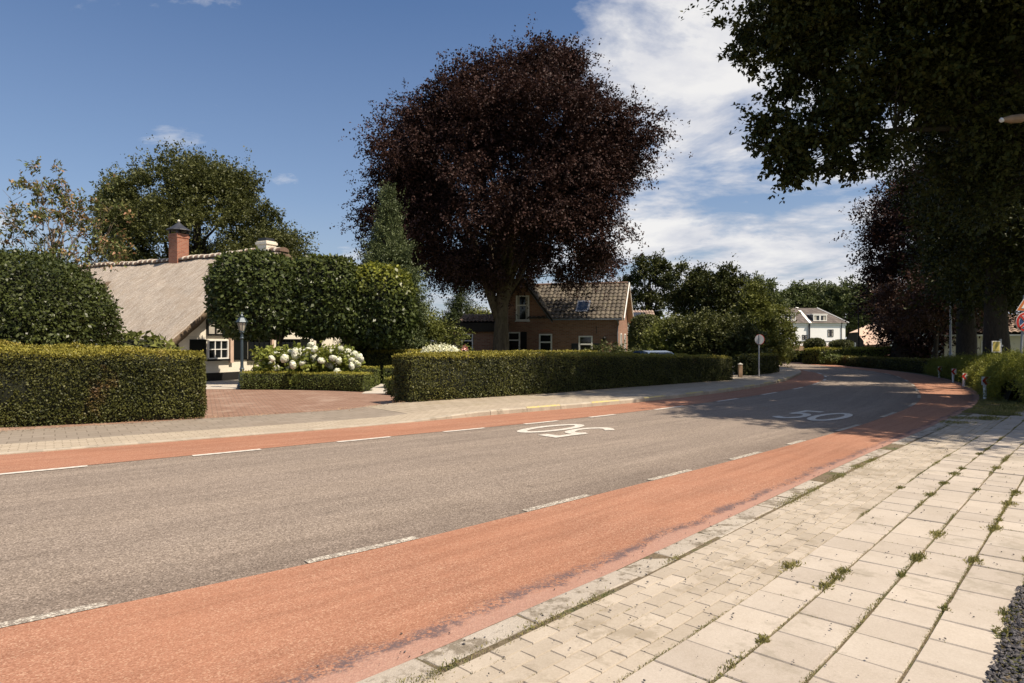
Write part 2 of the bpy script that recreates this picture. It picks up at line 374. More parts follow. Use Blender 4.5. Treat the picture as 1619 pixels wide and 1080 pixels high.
# ------------------------------------------------------------------ foliage
def smooth_noise(P, sc, seed=0):
    r = np.random.default_rng(seed); out = np.zeros(len(P))
    for k in range(5):
        d = r.normal(size=3); d /= np.linalg.norm(d); out += np.sin(P@d*sc*(1+.5*k)+r.uniform(0, 6.3))/(1+.35*k)
    return out/2.6
def sprays(C, O, cr, nsp, nl, leaf, droop, width=.6, flat=.7, jit=.16, up=.3):
    """leafy shoots growing out of every clump centre"""
    n = len(C); idx = np.repeat(np.arange(n), nsp); m = len(idx)
    d = nrm(rv(m)*1.0*np.array([1, 1, flat])+O[idx]*.75+np.array([0, 0, up-droop]))
    L = cr[idx]*rng.uniform(.55, 1.35, m)*np.where(rng.uniform(0, 1, m) < .07, 1.6, 1)
    st = C[idx]+rng.normal(size=(m, 3))*cr[idx][:, None]*.33*np.array([1, 1, flat])
    j = np.repeat(np.arange(m), nl); q = len(j); t = rng.uniform(.05, 1, q)
    p = st[j]+d[j]*(L[j]*t)[:, None]
    p[:, 2] -= droop*.45*L[j]*t*t
    p += rng.normal(size=(q, 3))*(jit*L[j]*(1.1-.7*t))[:, None]
    ax = d[j]*.6+rv(q)*.8+np.array([0, 0, -droop*.4]); nm = rv(q)*.7+np.array([0, 0, .8])
    return p, leaf_verts(p, ax, nm, leaf*rng.uniform(.65, 1.3, q), width)
SUN_HOLES = []  # crown clumps left out along the sun's path, to let sun patches through
def clear_of_sun_holes(C, loc):
    sv = np.array([.552, -.344, 1.0]); ok = np.ones(len(C), bool)
    for (x, y, z, r) in SUN_HOLES:
        q = C+np.array([loc[0]-x, loc[1]-y, -z]); t = q[:, 2:3]; dd = np.linalg.norm((q-sv*t)[:, :2], axis=1); ok &= dd > r+.25
    return ok
def sample_profile(n, prof, depth, inner=.45, nseed=1, rag=.1):
    pr = np.array(prof, float); pr = pr[np.argsort(pr[:, 0])]
    hs = np.linspace(pr[0, 0], pr[-1, 0], 200)
    xl = np.interp(hs, pr[:, 0], pr[:, 1]); xr = np.interp(hs, pr[:, 0], pr[:, 2])
    w = (xr-xl)**1.0+.2; w /= w.sum()
    i = rng.choice(200, n, p=w); h = hs[i]+rng.uniform(-.5, .5, n)*(hs[1]-hs[0])
    c = (xl[i]+xr[i])/2; r = (xr[i]-xl[i])/2
    ph = rng.uniform(0, 2*PI, n)
    f = inner+(1-inner)*rng.uniform(0, 1, n)**.55
    P = np.stack([np.cos(ph)*6, np.sin(ph)*6, h], 1)
    f = f*(1+rag*smooth_noise(P, .9, nseed)+rag*.6*smooth_noise(P, 2.3, nseed+5))
    X = c+r*np.cos(ph)*f; Y = r*depth*np.sin(ph)*f
    C = np.stack([X, Y, h], 1)
    mid = np.array([(pr[:, 1].mean()+pr[:, 2].mean())/2, 0, pr[:, 0].mean()*.9])
    O = nrm(C-mid); return C, O
def sample_blobs(n, blobs, inner=.35):
    b = np.array(blobs, float); vol = (b[:, 3]*b[:, 4]*b[:, 5])**.75; i = rng.choice(len(b), n, p=vol/vol.sum())
    d = rv(n); f = inner+(1-inner)*rng.uniform(0, 1, n)**.6
    C = b[i, :3]+d*b[i, 3:6]*f[:, None]
    return C, d
def branchwork(mb, base, trunk_top, r0, C, nlimb, fork, lean=(0, 0), fine=.35, seed=0, n=9, flare=1.5):
    """trunk, limbs and twigs reaching clump centres C (local coords)"""
    r = np.random.default_rng(seed)
    b = np.array(base, float); top = np.array(trunk_top, float)
    pts = []; rad = []
    for k in range(9):
        t = k/8; p = b+(top-b)*t; w = .25*r0*math.sin(t*7+seed)
        p[0] += w*(t > 0)*(t < 1); p[1] += w*.6*(t > 0)*(t < 1)
        pts.append(tuple(p)); rad.append(r0*(flare if k == 0 else 1.12 if k == 1 and flare > 1.2 else 1)*(1-.68*max(0, t-.08)))
    pts = [pts[0], tuple(np.array(pts[0])*.85+np.array(pts[1])*.15)]+pts[1:]; rad = [rad[0], r0*1.15]+rad[1:]
    mb.tube(pts, rad, n)
    P = np.array(pts)
    # main limbs towards k-means like picks
    sel = C[r.choice(len(C), min(nlimb, len(C)), replace=False)]
    nodes = []; nr = []
    for s_ in sel:
        tz = fork+(1-fork)*r.uniform(0, .85)
        s0 = b+(top-b)*tz; e = s0+(s_-s0)*.78; ctrl = s0+(e-s0)*.45+np.array([0, 0, .22*np.linalg.norm(e-s0)*r.uniform(.2, 1)])
        lp = []; L = np.linalg.norm(e-s0); rr0 = max(.02, r0*.48*(1.25-tz))
        for k in range(7):
            t = k/6; q = (1-t)**2*s0+2*t*(1-t)*ctrl+t*t*e
            if 0 < k: q = q+r.normal(size=3)*.03*L
            lp.append(q); nodes.append(q); nr.append(rr0*(1-.8*t))
        mb.tube([tuple(q) for q in lp], [rr0*(1-.8*k/6) for k in range(7)], 6)
    nodes = np.array(nodes); nr = np.array(nr)
    k = int(len(C)*fine)
    for c in C[r.choice(len(C), k, replace=False)]:
        dd = np.linalg.norm(nodes-c, axis=1)+.6*np.maximum(0, nodes[:, 2]-c[2]); j = int(np.argmin(dd)); s0 = nodes[j]
        mid = (s0+c)/2+r.normal(size=3)*.1*dd[j]; rr = min(nr[j]*.6, .012*dd[j]+.012)
        mb.tube([tuple(s0), tuple(mid), tuple(c)], [rr, rr*.6, rr*.25], 4, False)
def tree(name, label, cat, loc, prof=None, blobs=None, n=200, cr=.8, nsp=10, nl=14, leaf=.12, droop=.1, depth=.95, mat='green', bark='bark',
         r0=.3, top=None, fork=.35, nlimb=12, fine=.3, inner=.45, seed=1, group=None, rag=.1, width=.6, tintz=None, up=.3, flare=1.5, base=(0, 0, 0), jit=.16, fine_blobs=None, n2=0, cr2=.4, gap=None):
    global rng
    rng = np.random.default_rng(seed+100)
    root = thing(name, label, cat, (loc[0], loc[1], 0), 0, group)
    if prof:
        zt_ = max(q[0] for q in prof); zl = min(q[0] for q in prof); sh = min(cr*.75, (zt_-zl)*.12)
        prof = [(q[0]-sh*(q[0]-zl)/(zt_-zl), q[1]+min(cr*.65, .35*(q[2]-q[1])), q[2]-min(cr*.65, .35*(q[2]-q[1]))) for q in prof]
    C, O = sample_blobs(n, blobs, inner) if blobs else sample_profile(n, prof, depth, inner, seed, rag)
    if loc[0] > 9 and loc[1] < 60:
        k_ = clear_of_sun_holes(C, loc); C, O = C[k_], O[k_]
    if gap:
        g_ = smooth_noise(C*np.array([1, 1, 1.9]), gap[0], seed+3)+.5*smooth_noise(C*np.array([1, 1, 1.6]), gap[0]*2.3, seed+4); k_ = g_ > np.quantile(g_, gap[1]); C, O = C[k_], O[k_]
    crr = cr*rng.uniform(.6, 1.3, len(C))
    p, V = sprays(C, O, crr, nsp, nl, leaf, droop, width, up=up, jit=jit)
    if fine_blobs:
        C2, O2 = sample_blobs(n2, fine_blobs, .05); g_ = smooth_noise(C2, 2.1, seed+8); k_ = (g_ > np.quantile(g_, .42)) | (C2[:, 2] < 7.4); C2, O2 = C2[k_], O2[k_]; n2 = len(C2); p2, V2 = sprays(C2, O2, cr2*rng.uniform(.6, 1.3, n2), 7, 15, leaf*1.1, droop, .6, up=up, jit=.14)
        p = np.concatenate([p, p2]); V = np.concatenate([V, V2]); C = np.concatenate([C, C2])
    tint = None
    if tintz: tint = np.clip((p[:, 2]-tintz[0])/(tintz[1]-tintz[0]), 0, 1)*tintz[2]*rng.uniform(0, 1, len(p))
    ok = p[:, 2] > .03
    V = V.reshape(-1, 4, 3)[ok].reshape(-1, 3); tint = tint[ok] if tint is not None else None
    raw_mesh('crown', V, 4, M[mat], root, tint)
    mb = MB(); top = top or (0, 0, C[:, 2].max()*.75)
    branchwork(mb, base, top, r0, C, nlimb, fork, fine=fine, seed=seed, flare=flare)
    mb.build('trunk', M[bark], root, True)
    return root
def shell_shrub(name, label, cat, loc, size, mat, leaf=.07, dens=900, power=2.6, zb=0, seed=3, group=None, trunk=None, tintz=None, rough=.06, rz=0, parent_depth=1, n=None):
    """clipped crown: leaves in a skin over a rounded volume, size=(rx,ry,h)"""
    global rng
    rng = np.random.default_rng(seed)
    rx, ry, h = size; rzz = h/2
    area = 4*PI*((rx*ry)**1.6/3+(rx*rzz)**1.6/3+(ry*rzz)**1.6/3)**(1/1.6)
    N = int(area*dens) if n is None else n
    d = rv(N); s = (np.abs(d)**power).sum(1)**(-1/power)
    base = d*s[:, None]*np.array([rx, ry, rzz])
    nz = smooth_noise(base, 2.2, seed)+.6*smooth_noise(base, 6, seed+2)
    f = 1+rough*nz+rng.normal(size=N)*.03-np.abs(rng.normal(size=N))*.05
    p = base*f[:, None]+np.array([0, 0, zb+rzz])
    on = nrm(base/np.array([rx, ry, rzz])**2)
    ax = on*.5+rv(N)*.9+np.array([0, 0, -.15]); nm = on+rv(N)*.6+np.array([0, 0, .3])
    tint = None
    if tintz: tint = np.clip((p[:, 2]-tintz[0])/(tintz[1]-tintz[0]), 0, 1)*tintz[2]*rng.uniform(0, 1, N)
    ok = p[:, 2] > .02
    V = leaf_verts(p, ax, nm, leaf*rng.uniform(.6, 1.35, N)).reshape(-1, 4, 3)[ok].reshape(-1, 3)
    if tint is not None: tint = tint[ok]
    core = MB(); nu, nv = 22, 12
    for j in range(nv+1):
        for i in range(nu):
            a = 2*PI*i/nu; b = -PI/2+PI*j/nv
            q = np.array([math.cos(a)*math.cos(b), math.sin(a)*math.cos(b), math.sin(b)]); ss = (np.abs(q)**power).sum()**(-1/power)
            q = q*ss*np.array([rx, ry, rzz])*.86; core.v.append((q[0], q[1], max(.0, q[2]+zb+rzz)))
    for j in range(nv):
        for i in range(nu): core.f.append((j*nu+i, j*nu+(i+1) % nu, (j+1)*nu+(i+1) % nu, (j+1)*nu+i))
    if trunk:
        root = thing(name, label, cat, (loc[0], loc[1], 0), rz, group)
        raw_mesh('crown', V, 4, [M[mat], M['core']], root, tint, core)
        mb = MB(); tx, tr = trunk; mb.tube([(tx, 0, 0), (tx+.02, 0, .2), (tx-.03, .02, zb*.6), (tx, 0, zb+rzz)], [tr*1.4, tr, tr*.85, tr*.6], 10)
        for k in range(6):
            a = k*1.05; mb.tube([(tx, 0, zb*.85), (tx+.4*rx*math.cos(a), .4*ry*math.sin(a), zb+h*.3), (.75*rx*math.cos(a), .75*ry*math.sin(a), zb+h*.6)], [tr*.5, tr*.3, tr*.1], 6)
        mb.build('trunk', M['bark'], root, True)
    else:
        root = raw_mesh(name, V, 4, [M[mat], M['core']], None, tint, core); root.location = (loc[0], loc[1], 0); root.rotation_euler = (0, 0, rz); tag(root, label, cat, group)
    return root
def hedge(name, label, pts, depth, leaf=.04, dens=2300, mat='hedge', seed=5, group=None, cat='hedge', bulge=.03, toptint=1.0, z0=0.0, fronttint=.0, rise=0.0):
    """pts: (x,y,height) along the front foot, left to right; body lies to the left-normal side"""
    global rng
    rng = np.random.default_rng(seed)
    p = np.array(pts, float); ox, oy = p[0, 0], p[0, 1]
    seg = np.diff(p[:, :2], axis=0); L = np.linalg.norm(seg, axis=1); S = np.concatenate([[0], np.cumsum(L)])
    tang = seg/L[:, None]; tv = np.vstack([tang[:1], (tang[:-1]+tang[1:])/2 if len(tang) > 1 else tang[:0], tang[-1:]]); tv = nrm(tv)
    def fr(s):
        x = np.interp(s, S, p[:, 0]); y = np.interp(s, S, p[:, 1]); h = np.interp(s, S, p[:, 2])
        tx = np.interp(s, S, tv[:, 0]); ty = np.interp(s, S, tv[:, 1]); l = np.hypot(tx, ty); return x, y, h, tx/l, ty/l
    out = []
    tot = S[-1]; hm = p[:, 2].mean()
    def emit(kind, n):
        s = rng.uniform(0, tot, n); u = rng.uniform(0, 1, n)
        if kind == 'endL': s = np.zeros(n)
        if kind == 'endR': s = np.full(n, tot)
        x, y, h, tx, ty = fr(s); nx, ny = -ty, tx
        if kind == 'front': z = u*h; d = 0*u; N = np.stack([-nx, -ny, 0*u], 1)
        elif kind == 'back': z = u*h; d = 0*u+depth; N = np.stack([nx, ny, 0*u], 1)
        elif kind == 'top': d = u*depth; z = h+rise*u*(1-s/tot); N = np.stack([0*u, 0*u, 0*u+1], 1)
        else:
            z = u*h; d = rng.uniform(0, depth, n); sg = -1 if kind == 'endL' else 1; N = np.stack([tx*sg, ty*sg, 0*u], 1)
        P = np.stack([x+nx*d, y+ny*d, z+z0], 1)
        # rounded edges and uneven clipping
        ztop = np.clip((z/h-.93)/.07, 0, 1) if kind != 'top' else np.maximum(np.clip(1-d/.08, 0, 1), np.clip((d-depth+.08)/.08, 0, 1))
        nz = smooth_noise(P, 2.5, seed)*bulge+smooth_noise(P, 9, seed+1)*bulge*.45
        P = P+N*(nz-ztop**2*.035+rng.normal(size=n)*.012-np.abs(rng.normal(size=n))*.02)[:, None]
        low = np.clip(1-z/.15, 0, 1)*(.06) if kind != 'top' else 0*u
        P = P-N*low[:, None]
        ax = N*.45+rv(n)*.8+np.array([0, 0, .15]); nm = N*.9+rv(n)*.55+np.array([0, 0, .25])
        V = leaf_verts(P, ax, nm, leaf*rng.uniform(.6, 1.4, n), .62)
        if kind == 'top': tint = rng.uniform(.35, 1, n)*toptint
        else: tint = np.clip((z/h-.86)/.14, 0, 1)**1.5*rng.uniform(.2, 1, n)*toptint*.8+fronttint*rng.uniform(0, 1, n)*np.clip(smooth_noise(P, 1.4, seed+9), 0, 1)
        out.append((V, np.clip(tint, 0, 1)))
    emit('front', int(tot*hm*dens)); emit('top', int(tot*depth*dens)); emit('back', int(tot*hm*dens*.3))
    emit('endL', int(depth*hm*dens)); emit('endR', int(depth*hm*dens))
    V = np.concatenate([o[0] for o in out]); T = np.concatenate([o[1] for o in out])
    core = MB(); ns = max(2, int(tot/.3)); ins = .06
    ring = []
    for i in range(ns+1):
        s = ins+(tot-2*ins)*i/ns; x, y, h, tx, ty = [float(v) for v in fr(s)]; nx, ny = -ty, tx
        for d, z in ((ins+.02, 0), (ins, h-ins), (depth-ins, h-ins+rise*(1-s/tot)), (depth-ins, 0)): core.v.append((x+nx*d, y+ny*d, z+z0))
    for i in range(ns):
        for k in range(4): core.f.append((i*4+k, i*4+(k+1) % 4, i*4+4+(k+1) % 4, i*4+4+k))
    core.f += [(0, 1, 2, 3), (ns*4+3, ns*4+2, ns*4+1, ns*4)]
    off = np.array([ox, oy, 0]); V = V-off; core.v = [(a-ox, b-oy, c) for a, b, c in core.v]
    o = raw_mesh(name, V, 4, [M[mat], M['core']], None, T, core); o.location = (ox, oy, 0)
    return tag(o, label, cat, group)
# ------------------------------------------------------------------ the road
ST = dict(
 A=[(-23,-1.8),(-6.97,9.04),(-4.9,10.5),(-2.84,11.96),(-.1,14.2),(3.1,16.8),(6.9,20.7),(9.7,24.4),(12.3,28.9),(14.5,33.4),(15.3,38),(14,44),(8,51),(-6,58),(-24,63)],
 B=[(-22,-4.2),(-6.0,7.78),(-4.0,9.3),(-1.97,10.85),(.85,13.0),(4.05,15.95),(7.8,20.0),(10.9,24.1),(13.3,28.3),(15.0,32.8),(15.7,38),(14.4,44.4),(8.1,51.6),(-6,58.6),(-24,63.6)],
 C=[(-18.9,-8.4),(-2.76,3.58),(-.99,4.98),(.816,6.67),(3.48,9.24),(7.1,13.0),(10.4,17.0),(13.3,21.8),(16.0,27),(18.2,32.5),(19.6,40),(19.7,49),(13.6,60),(-2,67),(-22,72)],
 D=[(-17.7,-10),(-1.6,2.2),(.12,3.86),(1.71,5.61),(4.5,8.72),(8.0,12.5),(11.55,16.5),(14.7,21.1),(17.5,26.4),(19.5,32.2),(20.8,40),(20.9,49.6),(14.2,61.2),(-1.8,68.3),(-22,73.3)])
NSUB = 16
def crom(P):
    P = np.array(P, float); P = np.vstack([2*P[0]-P[1], P, 2*P[-1]-P[-2]]); out = []
    for i in range(1, len(P)-2):
        d = [np.linalg.norm(P[k+1]-P[k])**.5 for k in (i-1, i, i+1)]
        t0 = 0; t1 = d[0]; t2 = t1+d[1]; t3 = t2+d[2]
        for k in range(NSUB):
            t = t1+(t2-t1)*k/NSUB
            A1 = (t1-t)/(t1-t0)*P[i-1]+(t-t0)/(t1-t0)*P[i]; A2 = (t2-t)/(t2-t1)*P[i]+(t-t1)/(t2-t1)*P[i+1]; A3 = (t3-t)/(t3-t2)*P[i+1]+(t-t2)/(t3-t2)*P[i+2]
            B1 = (t2-t)/(t2-t0)*A1+(t-t0)/(t2-t0)*A2; B2 = (t3-t)/(t3-t1)*A2+(t-t1)/(t3-t1)*A3
            out.append((t2-t)/(t2-t1)*B1+(t-t1)/(t2-t1)*B2)
    out.append(P[-2]); return np.array(out)
LN = {k: crom(v) for k, v in ST.items()}
def arcl(L): return np.concatenate([[0], np.cumsum(np.linalg.norm(np.diff(L, axis=0), axis=1))])
def offs(L, d):   # positive = to the right of travel
    t = np.gradient(L, axis=0); t /= np.linalg.norm(t, axis=1, keepdims=True)
    return L+np.stack([t[:, 1], -t[:, 0]], 1)*np.asarray(d).reshape(-1, 1)
def strip(name, La, Lb, za, zb, mat, nv=1, va=0, vb=None, kind='structure'):
    n = len(La); U = arcl((La+Lb)/2); W = np.linalg.norm(La-Lb, axis=1).mean() if vb is None else vb-va
    za = np.broadcast_to(za, n); zb = np.broadcast_to(zb, n)
    v = []; uv = []; f = []
    for i in range(n):
        for j in range(nv+1):
            t = j/nv; p = La[i]*(1-t)+Lb[i]*t; v.append((p[0], p[1], za[i]*(1-t)+zb[i]*t)); uv.append((U[i], va+W*t))
    for i in range(n-1):
        for j in range(nv): a = i*(nv+1)+j; f.append((a, a+nv+1, a+nv+2, a+1))
    mb = MB(); mb.v = v; mb.f = f; mb.mi = [0]*len(f)
    o = mb.build(name, mat, uv=uv); return tag(o, kind=kind)
A, B, Cc, D = LN['A'], LN['B'], LN['C'], LN['D']
mb = MB(); mb.add([(-400, -60, -.05), (400, -60, -.05), (400, 900, -.05), (-400, 900, -.05)], [(0, 1, 2, 3)])
tag(mb.build('ground', M['ground']), kind='structure')
strip('road', offs(B, -.03), offs(Cc, .03), 0, 0, M['asphalt'], 6)
# the far cycle lane, its v runs from the kerb
strip('far_cycle_lane', A, B, .004, .004, M['red_far'], 3)
strip('near_cycle_lane', D[:, :], Cc, .004, .004, M['red_near'], 4)
# dashed edge lines
def dashes(name, L, off, w, starts, mat, z=.008):
    Lo = offs(L, off); Li = offs(L, off+w); s = arcl(L); mb = MB()
    for a, b in starts:
        ss = np.arange(a, b+.01, min(.3, (b-a)/3)); o = len(mb.v)
        for q in ss:
            for Q in (Lo, Li): mb.v.append((float(np.interp(q, s, Q[:, 0])), float(np.interp(q, s, Q[:, 1])), z))
        for i in range(len(ss)-1): mb.f.append((o+2*i, o+2*i+1, o+2*i+3, o+2*i+2)); mb.mi.append(0)
    tag(mb.build(name, mat), kind='structure')
sB, sC = arcl(B), arcl(Cc)
def snear(L, s, p): return float(s[np.argmin(np.linalg.norm(L-np.array(p), axis=1))])
def pxdash(L, s, lst): return [tuple(sorted((snear2(L, s, G(*a)), snear2(L, s, G(*b))))) for a, b in lst]
def snear2(L, s, p):
    f = np.arange(s[0], s[-1], .05); X = np.interp(f, s, L[:, 0]); Y = np.interp(f, s, L[:, 1]); return float(f[np.argmin((X-p[0])**2+(Y-p[1])**2)])
dl = pxdash(B, sB, [((-60, 756), (160, 737)), ((307, 721), (427, 711)), ((531, 698), (619, 690)), ((698, 683), (766, 677)), ((824, 670), (878, 665)), ((922, 659), (963, 655))])
e = dl[-1][1]
while e < sB[-1]-20: dl.append((e+1.45, e+2.9)); e += 2.9
dashes('edge_line_far', B, .02, .1, dl, M['paint'])
dr = pxdash(Cc, sC, [((-300, 1060), (190, 955)), ((478, 888), (673, 845)), ((826, 808), (938, 784)), ((1025, 760), (1095, 744)), ((1153, 727), (1205, 716)), ((1240, 703), (1275, 697))])
e = dr[-1][1]
while e < sC[-1]-20: dr.append((e+1.5, e+2.7)); e += 2.9
dashes('edge_line_near', Cc, -.08, .085, dr, M['wornpaint'])
# the painted 50s: strokes on the asphalt
def digit_band(mb, cpts, wx, wy, fr, close=False):
    n = len(cpts); c = np.array(cpts, float); t = np.gradient(c, axis=0)
    if close: t = np.roll(c, -1, 0)-np.roll(c, 1, 0)
    t /= np.linalg.norm(t, axis=1, keepdims=True)+1e-9
    nn = np.stack([-t[:, 1]*wx, t[:, 0]*wy], 1)/2
    o = len(mb.v)
    for k in range(n):
        for sg in (1, -1): mb.v.append(fr(c[k]+sg*nn[k]))
    for k in range(n if close else n-1):
        k2 = (k+1) % n; mb.f.append((o+2*k, o+2*k+1, o+2*k2+1, o+2*k2)); mb.mi.append(0)
def fifty(name, c, up, w, h):
    up = np.array(up)/np.linalg.norm(up); rt = np.array([up[1], -up[0]])
    def fr(q): p = np.array(c)+rt*q[0]*w+up*q[1]*h; return (p[0], p[1], .008)
    mb = MB(); sx = .115; 
    zero = [(.27+.2*math.cos(a), .43*math.sin(a)) for a in np.linspace(0, 2*PI, 41)[:-1]]
    digit_band(mb, zero, sx, .13, fr, True)
    # five: top bar, stem, bowl
    digit_band(mb, [(-.40, .43), (-.1, .43)], sx, .13, fr)
    digit_band(mb, [(-.385, .495), (-.385, .25), (-.415, .02)], sx, .13, fr)
    bowl = [(-.415, .02), (-.36, .09), (-.28, .12)]+[(-.27+.19*math.cos(a), -.165+.275*math.sin(a)) for a in np.linspace(PI/2-.2, -PI/2-.25, 20)]+[(-.44, -.35)]
    digit_band(mb, bowl, sx, .13, fr)
    for i, v in enumerate(mb.v): mb.v[i] = (v[0], v[1], .008+.0006*(i % 97)/97)
    tag(mb.build(name, M['paint']), kind='structure')
fifty('speed_marking_oncoming', (.93, 11.58), (-.74, -.67), 1.22, 1.6)
fifty('speed_marking_outgoing', (6.3, 13.85), (.7, .71), 1.2, 1.9)

# ------------------------------------------------------------------ far pavement, kerb and drive
zA = .02+.085*np.clip((A[:, 0]+1.9)/1.2, 0, 1)
s0 = 0; kA = int(np.argmin(np.abs(A[:, 0]+1.5)))
strip('far_pavement', offs(A, -.13), offs(A, -1.05), zA, zA, M['pave_left'])
L1, L2 = offs(A, -1.05), offs(A, -2.95)
nA = len(A); i0 = NSUB*5
strip('pavement_back', L1[:kA+1], L2[:kA+1], zA[:kA+1]-.004, zA[:kA+1]-.004, M['pave_grey'])
strip('far_pavement_tiles', L1[kA:], L2[kA:], zA[kA:], zA[kA:], M['pave_tile'])
# kerb stones, every second one with a faded yellow top
sA = arcl(A); k0 = snear2(A, sA, (-23, -1.8)); k1 = snear2(A, sA, (-1.4, 13.1)); mb = MB(); ku = k1-.6
def PA(s, off): return float(np.interp(s, sA, offs_cache[off][:, 0])), float(np.interp(s, sA, offs_cache[off][:, 1]))
offs_cache = {o: offs(A, o) for o in (0, -.13, -.03)}
ye = MB(); n = 0; s = 0.5
while s < sA[-1]-22:
    q = 6; ln = .99
    raised = s > ku
    for a in range(q):
        gp_ = .005 if raised else 0.0; ln = 1.0; sa, sb = s+gp_+(ln-2*gp_)*a/q, s+gp_+(ln-2*gp_)*(a+1)/q
        zt = lambda ss: (.024+.085*np.clip((np.interp(ss, sA, A[:, 0])+1.9)/1.2, 0, 1)) if True else 0
        (x0, y0), (x1, y1) = PA(sa, 0), PA(sb, 0); (u0, w0), (u1, w1) = PA(sa, -.13), PA(sb, -.13); (m0, k0_), (m1, k1_) = PA(sa, -.03), PA(sb, -.03)
        za, zb = float(zt(sa)), float(zt(sb))
        mb.add([(x0, y0, -.02), (x1, y1, -.02), (x1, y1, zb*.75), (x0, y0, za*.75), (m0, k0_, za), (m1, k1_, zb), (u0, w0, za), (u1, w1, zb), (u0, w0, -.02), (u1, w1, -.02)],
               [(0, 1, 2, 3), (3, 2, 5, 4), (4, 5, 7, 6), (6, 7, 9, 8)]+([(0, 3, 4, 6, 8)] if a == 0 and raised else [])+([(1, 9, 7, 5, 2)] if a == q-1 and raised else []))
        if raised and n % 2 == 0 and s > ku+1.2 and s < ku+20:
            e_ = .003
            ye.add([(x0-.003, y0-.003, za*.62), (x1-.003, y1-.003, zb*.62), (x1, y1, zb*.75+e_), (x0, y0, za*.75+e_), (m0, k0_, za+e_), (m1, k1_, zb+e_), ((m0+u0*2)/3, (k0_+w0*2)/3, za+e_), ((m1+u1*2)/3, (k1_+w1*2)/3, zb+e_)],
                   [(3, 2, 5, 4), (4, 5, 7, 6)])
    s += 1.0; n += 1
kerb = mb.build('kerb', M['kerb']); tag(kerb, kind='structure')
tag(ye.build('kerb_paint', M['yellow']), kind='structure')
# private drive between the hedges (herringbone-like red bricks)
mb = MB(); poly = [(-12.5, 8.4), (-1.7, 16.2), (-3.3, 19.2), (-3.75, 20.1), (-5.2, 20.7), (-7.2, 21.1), (-9.2, 21.4), (-13, 21.2), (-16, 14)]
mb.add([(x, y, .012) for x, y in poly], [tuple(range(len(poly)))])
tag(mb.build('drive', M['drive'], uv=[(x*.9+y*.42, -x*.42+y*.9) for x, y in poly]), kind='structure')
mb = MB(); mb.add([(-4.45, 19.6, .018), (-3.75, 19.6, .018), (-4.0, 24, .018), (-4.75, 24, .018)], [(0, 1, 2, 3)])
mb.add([(-13.5, 21.2, .0145), (-8.9, 21.45, .0145), (-8.9, 22.1, .0145), (-9.5, 28.5, .0145), (-13.5, 23.6, .0145)], [(0, 1, 2, 3, 4)])
tag(mb.build('garden_path', M['pale_gravel']), kind='structure')

# ------------------------------------------------------------------ near pavement of real slabs
sD = arcl(D); OD = {}
def PD(s, v):
    k = round(v, 4)
    if k not in OD: OD[k] = offs(D, k)
    return float(np.interp(s, sD, OD[k][:, 0])), float(np.interp(s, sD, OD[k][:, 1]))
u0 = snear2(D, sD, (-3, .8)); u1 = snear2(D, sD, (13.2, 18.8))
rows = D[int(0):]
kd = [int(np.argmin(np.abs(sD-u0))), int(np.argmin(np.abs(sD-u1)))+1]
Dn = D[kd[0]:kd[1]]
strip('pavement_bed', offs(Dn, 0), offs(Dn, 2.3), .003, .006, M['soil'], 2)
r2 = np.random.default_rng(3)
def slab(mb, sa, sb, va, vb, z, bev=.006, tilt=.004, rag=0):
    c = [(sa, va), (sb, va), (sb, vb), (sa, vb)]; zz = z+r2.normal(size=4)*tilt*.5+r2.normal()*tilt
    jit = r2.normal(size=(4, 2))*rag
    o = []
    for (s_, v_), j in zip(c, jit): x, y = PD(s_+j[0], round(v_, 3)); o.append((x+j[1], y+j[0], -.01))
    m = [(sa+bev, va+bev), (sb-bev, va+bev), (sb-bev, vb-bev), (sa+bev, vb-bev)]
    i_ = [(*PD(s_+j[0]*.8, round(v_, 3)), z1) for (s_, v_), z1, j in zip(m, zz, jit)]
    lo = [(x, y, z1-.006) for (x, y, _), z1 in zip(o, zz)]
    mb.add(o+lo+i_, [(8, 9, 10, 11), (4, 5, 9, 8), (5, 6, 10, 9), (6, 7, 11, 10), (7, 4, 8, 11), (0, 1, 5, 4), (1, 2, 6, 5), (2, 3, 7, 6), (3, 0, 4, 7)])
mt, ms, mg = MB(), MB(), MB()
uend_t = snear2(D, sD, (9.6, 14.1))
cols = [.865+.305*k for k in range(4)]
joint = []
for k, v in enumerate(cols):
    s = u0+r2.uniform(0, .3)
    while s < u1:
        slab(mt, s, s+.295, v, v+.291, .017, .004, .0022); joint.append((s, v)); s += .3+r2.uniform(0, .005)
rowsb = [.223+.107*k for k in range(6)]
for k, v in enumerate(rowsb):
    s = u0+(.105 if k % 2 else 0)
    while s < uend_t:
        if r2.uniform() > .008 or k > 1: slab(ms, s, s+.205, v, v+.101, .015 if k else .0135, .003, .0008)
        s += .21
s = u0
while s < uend_t-.5:
    ln = r2.choice([.5, .7, 1.0]); q = 5
    if r2.uniform() > .06: slab(mg, s, s+ln-.006, .0, .17+r2.uniform(0, .04), .0065, .008, .0015, .008)
    s += ln
tag(mt.build('pavement', M['tile']), kind='structure'); tag(ms.build('brick_edging', M['smallbrick']), kind='structure'); tag(mg.build('gutter', M['gutter']), kind='structure')
